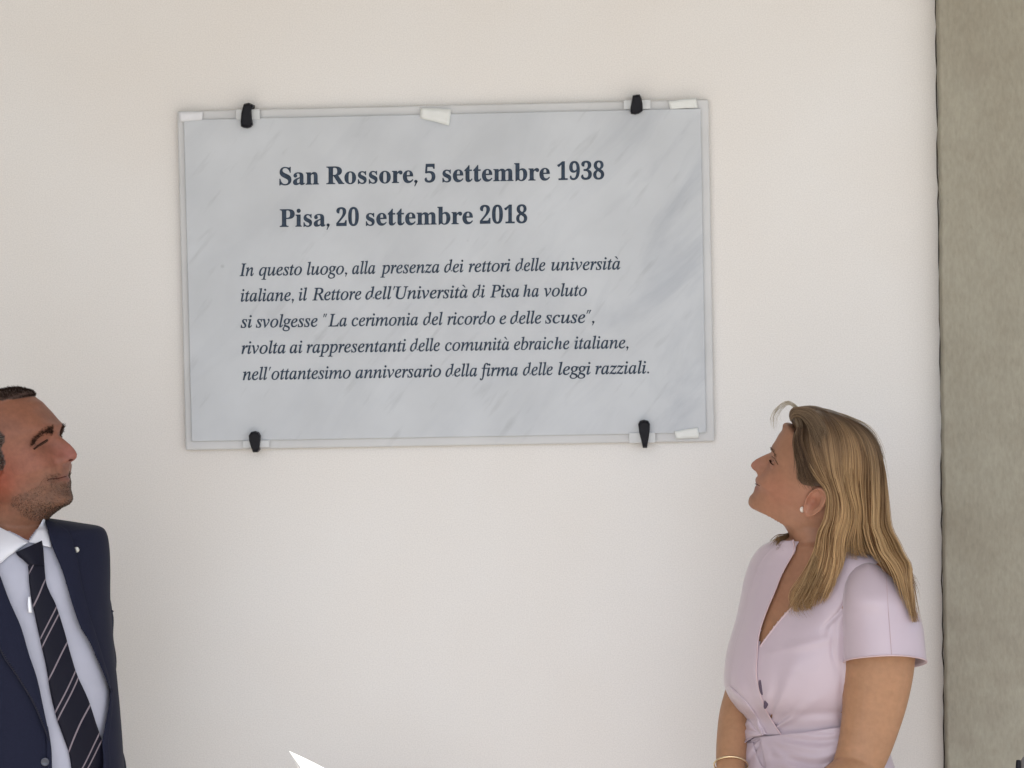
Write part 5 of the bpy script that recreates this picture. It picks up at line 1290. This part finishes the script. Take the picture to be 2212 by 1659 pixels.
# shirt collar
Lc = z2([(-170, 60), (-80, 118), (0, 158), (90, 205), (174, 250)]); Rc = z2([(-190, 300), (-110, 350), (-15, 388), (60, 335), (176, 256)])
link('collar', patch(TS, Lc, Rc, 50, 14, .007, .002, .005, 10, dep=MY - .06), mCollar, shirt)
Lc = z2([(270, 106), (246, 146), (214, 200), (178, 250)]); Rc = z2([(280, 108), (302, 190), (318, 250), (319, 284)])
link('collar', patch(TS, Lc, Rc, 34, 14, .007, .002, .003, 10, dep=MY - .06), mCollar, shirt)
# collar stand round the neck
ck = at(*z2([(58, 190)])[0], MY); thc = np.linspace(0, 2 * np.pi, 60, endpoint=False); rg = []
for r_2, zz_ in ((.060, .030), (.0635, .030), (.066, -.010), (.060, -.012)):
    rg.append(np.stack([ck[0] + r_2 * np.cos(thc), ck[1] + r_2 * np.sin(thc) * .95, ck[2] + zz_ + .022 * (np.sin(thc)) - 0 * thc - .018 * np.clip(np.cos(thc - (yM - 1.57)), 0, 1)], 1))
# tie
Lt = z2([(98, 314), (112, 336), (144, 362), (176, 392)]); Rt = z2([(262, 240), (270, 290), (274, 340), (277, 392)])
tie = empty('tie', tuple(at(*z2([(230, 400)])[0], MY - .13)), parent=man)
blade = patch(TS, z2([(170, 380), (178, 430), (181, 500), (195, 600), (215, 700), (250, 860), (290, 1040), (312, 1180), (350, 1340), (385, 1440), (430, 1570), (450, 1700)]),
              z2([(277, 380), (281, 440), (290, 510), (314, 570), (350, 645), (400, 800), (441, 950), (482, 1080), (550, 1230), (600, 1380), (640, 1500), (692, 1700)]), 110, 14, .008, .004, .004, 12, dep=MY - .1)
bpy.data.objects.remove(tie)
tie = link('tie', blade, mTie, man)
kn = patch(TS, Lt, Rt, 26, 16, .009, .006, .011, 6, dep=MY - .1); kn.name = 'knot'
o = link('knot', kn, mKnot, tie)
t, d = cast([bvh_me(blade), tShirt], *z2([(186, 640)])[0])
Lk2 = z2([(174, 592), (172, 640), (176, 690)]); Rk2 = z2([(190, 590), (196, 640), (202, 692)])
link('tie_clip', patch([tShirt, bvh_me(blade)], Lk2, Rk2, 10, 6, .010, .002, .002, 2, dep=MY - .1), mClip, tie)
# trousers and shoes
for s_ in (1, -1):
    b_ = cM + lm * s_ * .095; Lg = [(b_[0], b_[1], .90), (b_[0], b_[1], .7), (b_[0], b_[1], .45), (b_[0], b_[1] + .01, .2), (b_[0], b_[1] + .01, .035)]
    V2, F2 = ring_loft(tube(Lg, [.10, .095, .075, .066, .062], 24, 40)); me = mesh_from('trouser_leg', V2, F2); fix_normals(me); link('trouser_leg', me, mSuit, man)
    rings = []
    for t, w_, h_ in ((-.09, .02, .03), (-.07, .036, .05), (0, .042, .05), (.09, .048, .038), (.16, .046, .028), (.2, .034, .022), (.215, .012, .012)):
        c = np.array([b_[0], b_[1], .002]) + fm * t; th = np.linspace(0, 2 * np.pi, 20, endpoint=False)
        rings.append([c + lm * w_ * math.cos(a) + np.array([0, 0, 1]) * h_ * (1 + math.sin(a)) for a in th])
    V2, F2 = ring_loft(np.array(rings)); me = mesh_from('shoe', V2, F2); fix_normals(me); link('shoe', me, mShoe, man)

# small thing entering the lower right corner: grey rounded foam windscreen of a microphone and its black holder
mp_ = at(2222, 1652, -0.9); mic = empty('microphone', tuple(mp_), label='grey rounded microphone with black end entering the bottom right corner', category='microphone')
V2, F2 = ellipsoid(mp_ + np.array([.002, 0, -.004]), (.017, .017, .022), 20, 14); link('windscreen', mesh_from('windscreen', V2, F2), mFoam, mic)
pa = at(2200, 1642, -0.915); pb = at(2199, 1690, -0.915)
V2, F2 = ring_loft(tube([pa, pa * .9 + pb * .1, pb], [.002, .0042, .0045], 10, 12)); link('holder', mesh_from('holder', V2, F2), mBlack, mic)
V2, F2 = ring_loft(tube([pb, pb * .9 + np.array([pb[0], pb[1], .03]) * .1, (pb[0], pb[1], .03), (pb[0], pb[1], .012), (pb[0], pb[1], .001)], [.0055, .0075, .0075, .12, .125], 20)); link('stand', mesh_from('stand', V2, F2), mBlack, mic)

# white cloth peak standing in the shaft of sun at the lower edge
CY = -0.3
tip = at(625, 1623, CY); cl = empty('white_cloth', (tip[0] + .06, CY, 0.0), label='peaked fold of white cloth in bright sun at the bottom edge', category='cloth')
rg = []; nA = 72; thc = np.linspace(0, 2 * np.pi, nA, endpoint=False)
for i in range(60):
    t = (i / 59) ** 1.3; v = 1623 + 560 * t
    ul = 625 + .60 * (v - 1623) - .00045 * (v - 1623) ** 2; ur = 625 + 2.15 * (v - 1623) / (1 + (v - 1623) / 230) + .6 * (v - 1623) * .3
    p0 = at(ul, v, CY); p1 = at(ur, v, CY); c = (p0 + p1) / 2; a = max((p1 - p0)[0] / 2, .0006)
    pl = 1 + .10 * np.sin(9 * thc + 2 * t) * min(1, t * 8) + .05 * np.sin(17 * thc + 1)
    rg.append(np.stack([c[0] + a * pl * np.cos(thc), c[1] - .7 * a * pl * np.sin(thc), c[2] + .02 * a * np.sin(5 * thc)], 1))
V2, F2 = ring_loft(np.array(rg)); me = mesh_from('drape', V2, F2); fix_normals(me); link('drape', me, mCloth, cl)
bt = rg[-1].mean(0); V2, F2 = ring_loft(tube([bt + np.array([0, 0, .05]), (bt[0], bt[1], .02), (bt[0], bt[1], .001)], [.015, .015, .10], 16)); link('stand', mesh_from('stand', V2, F2), mBlack, cl)
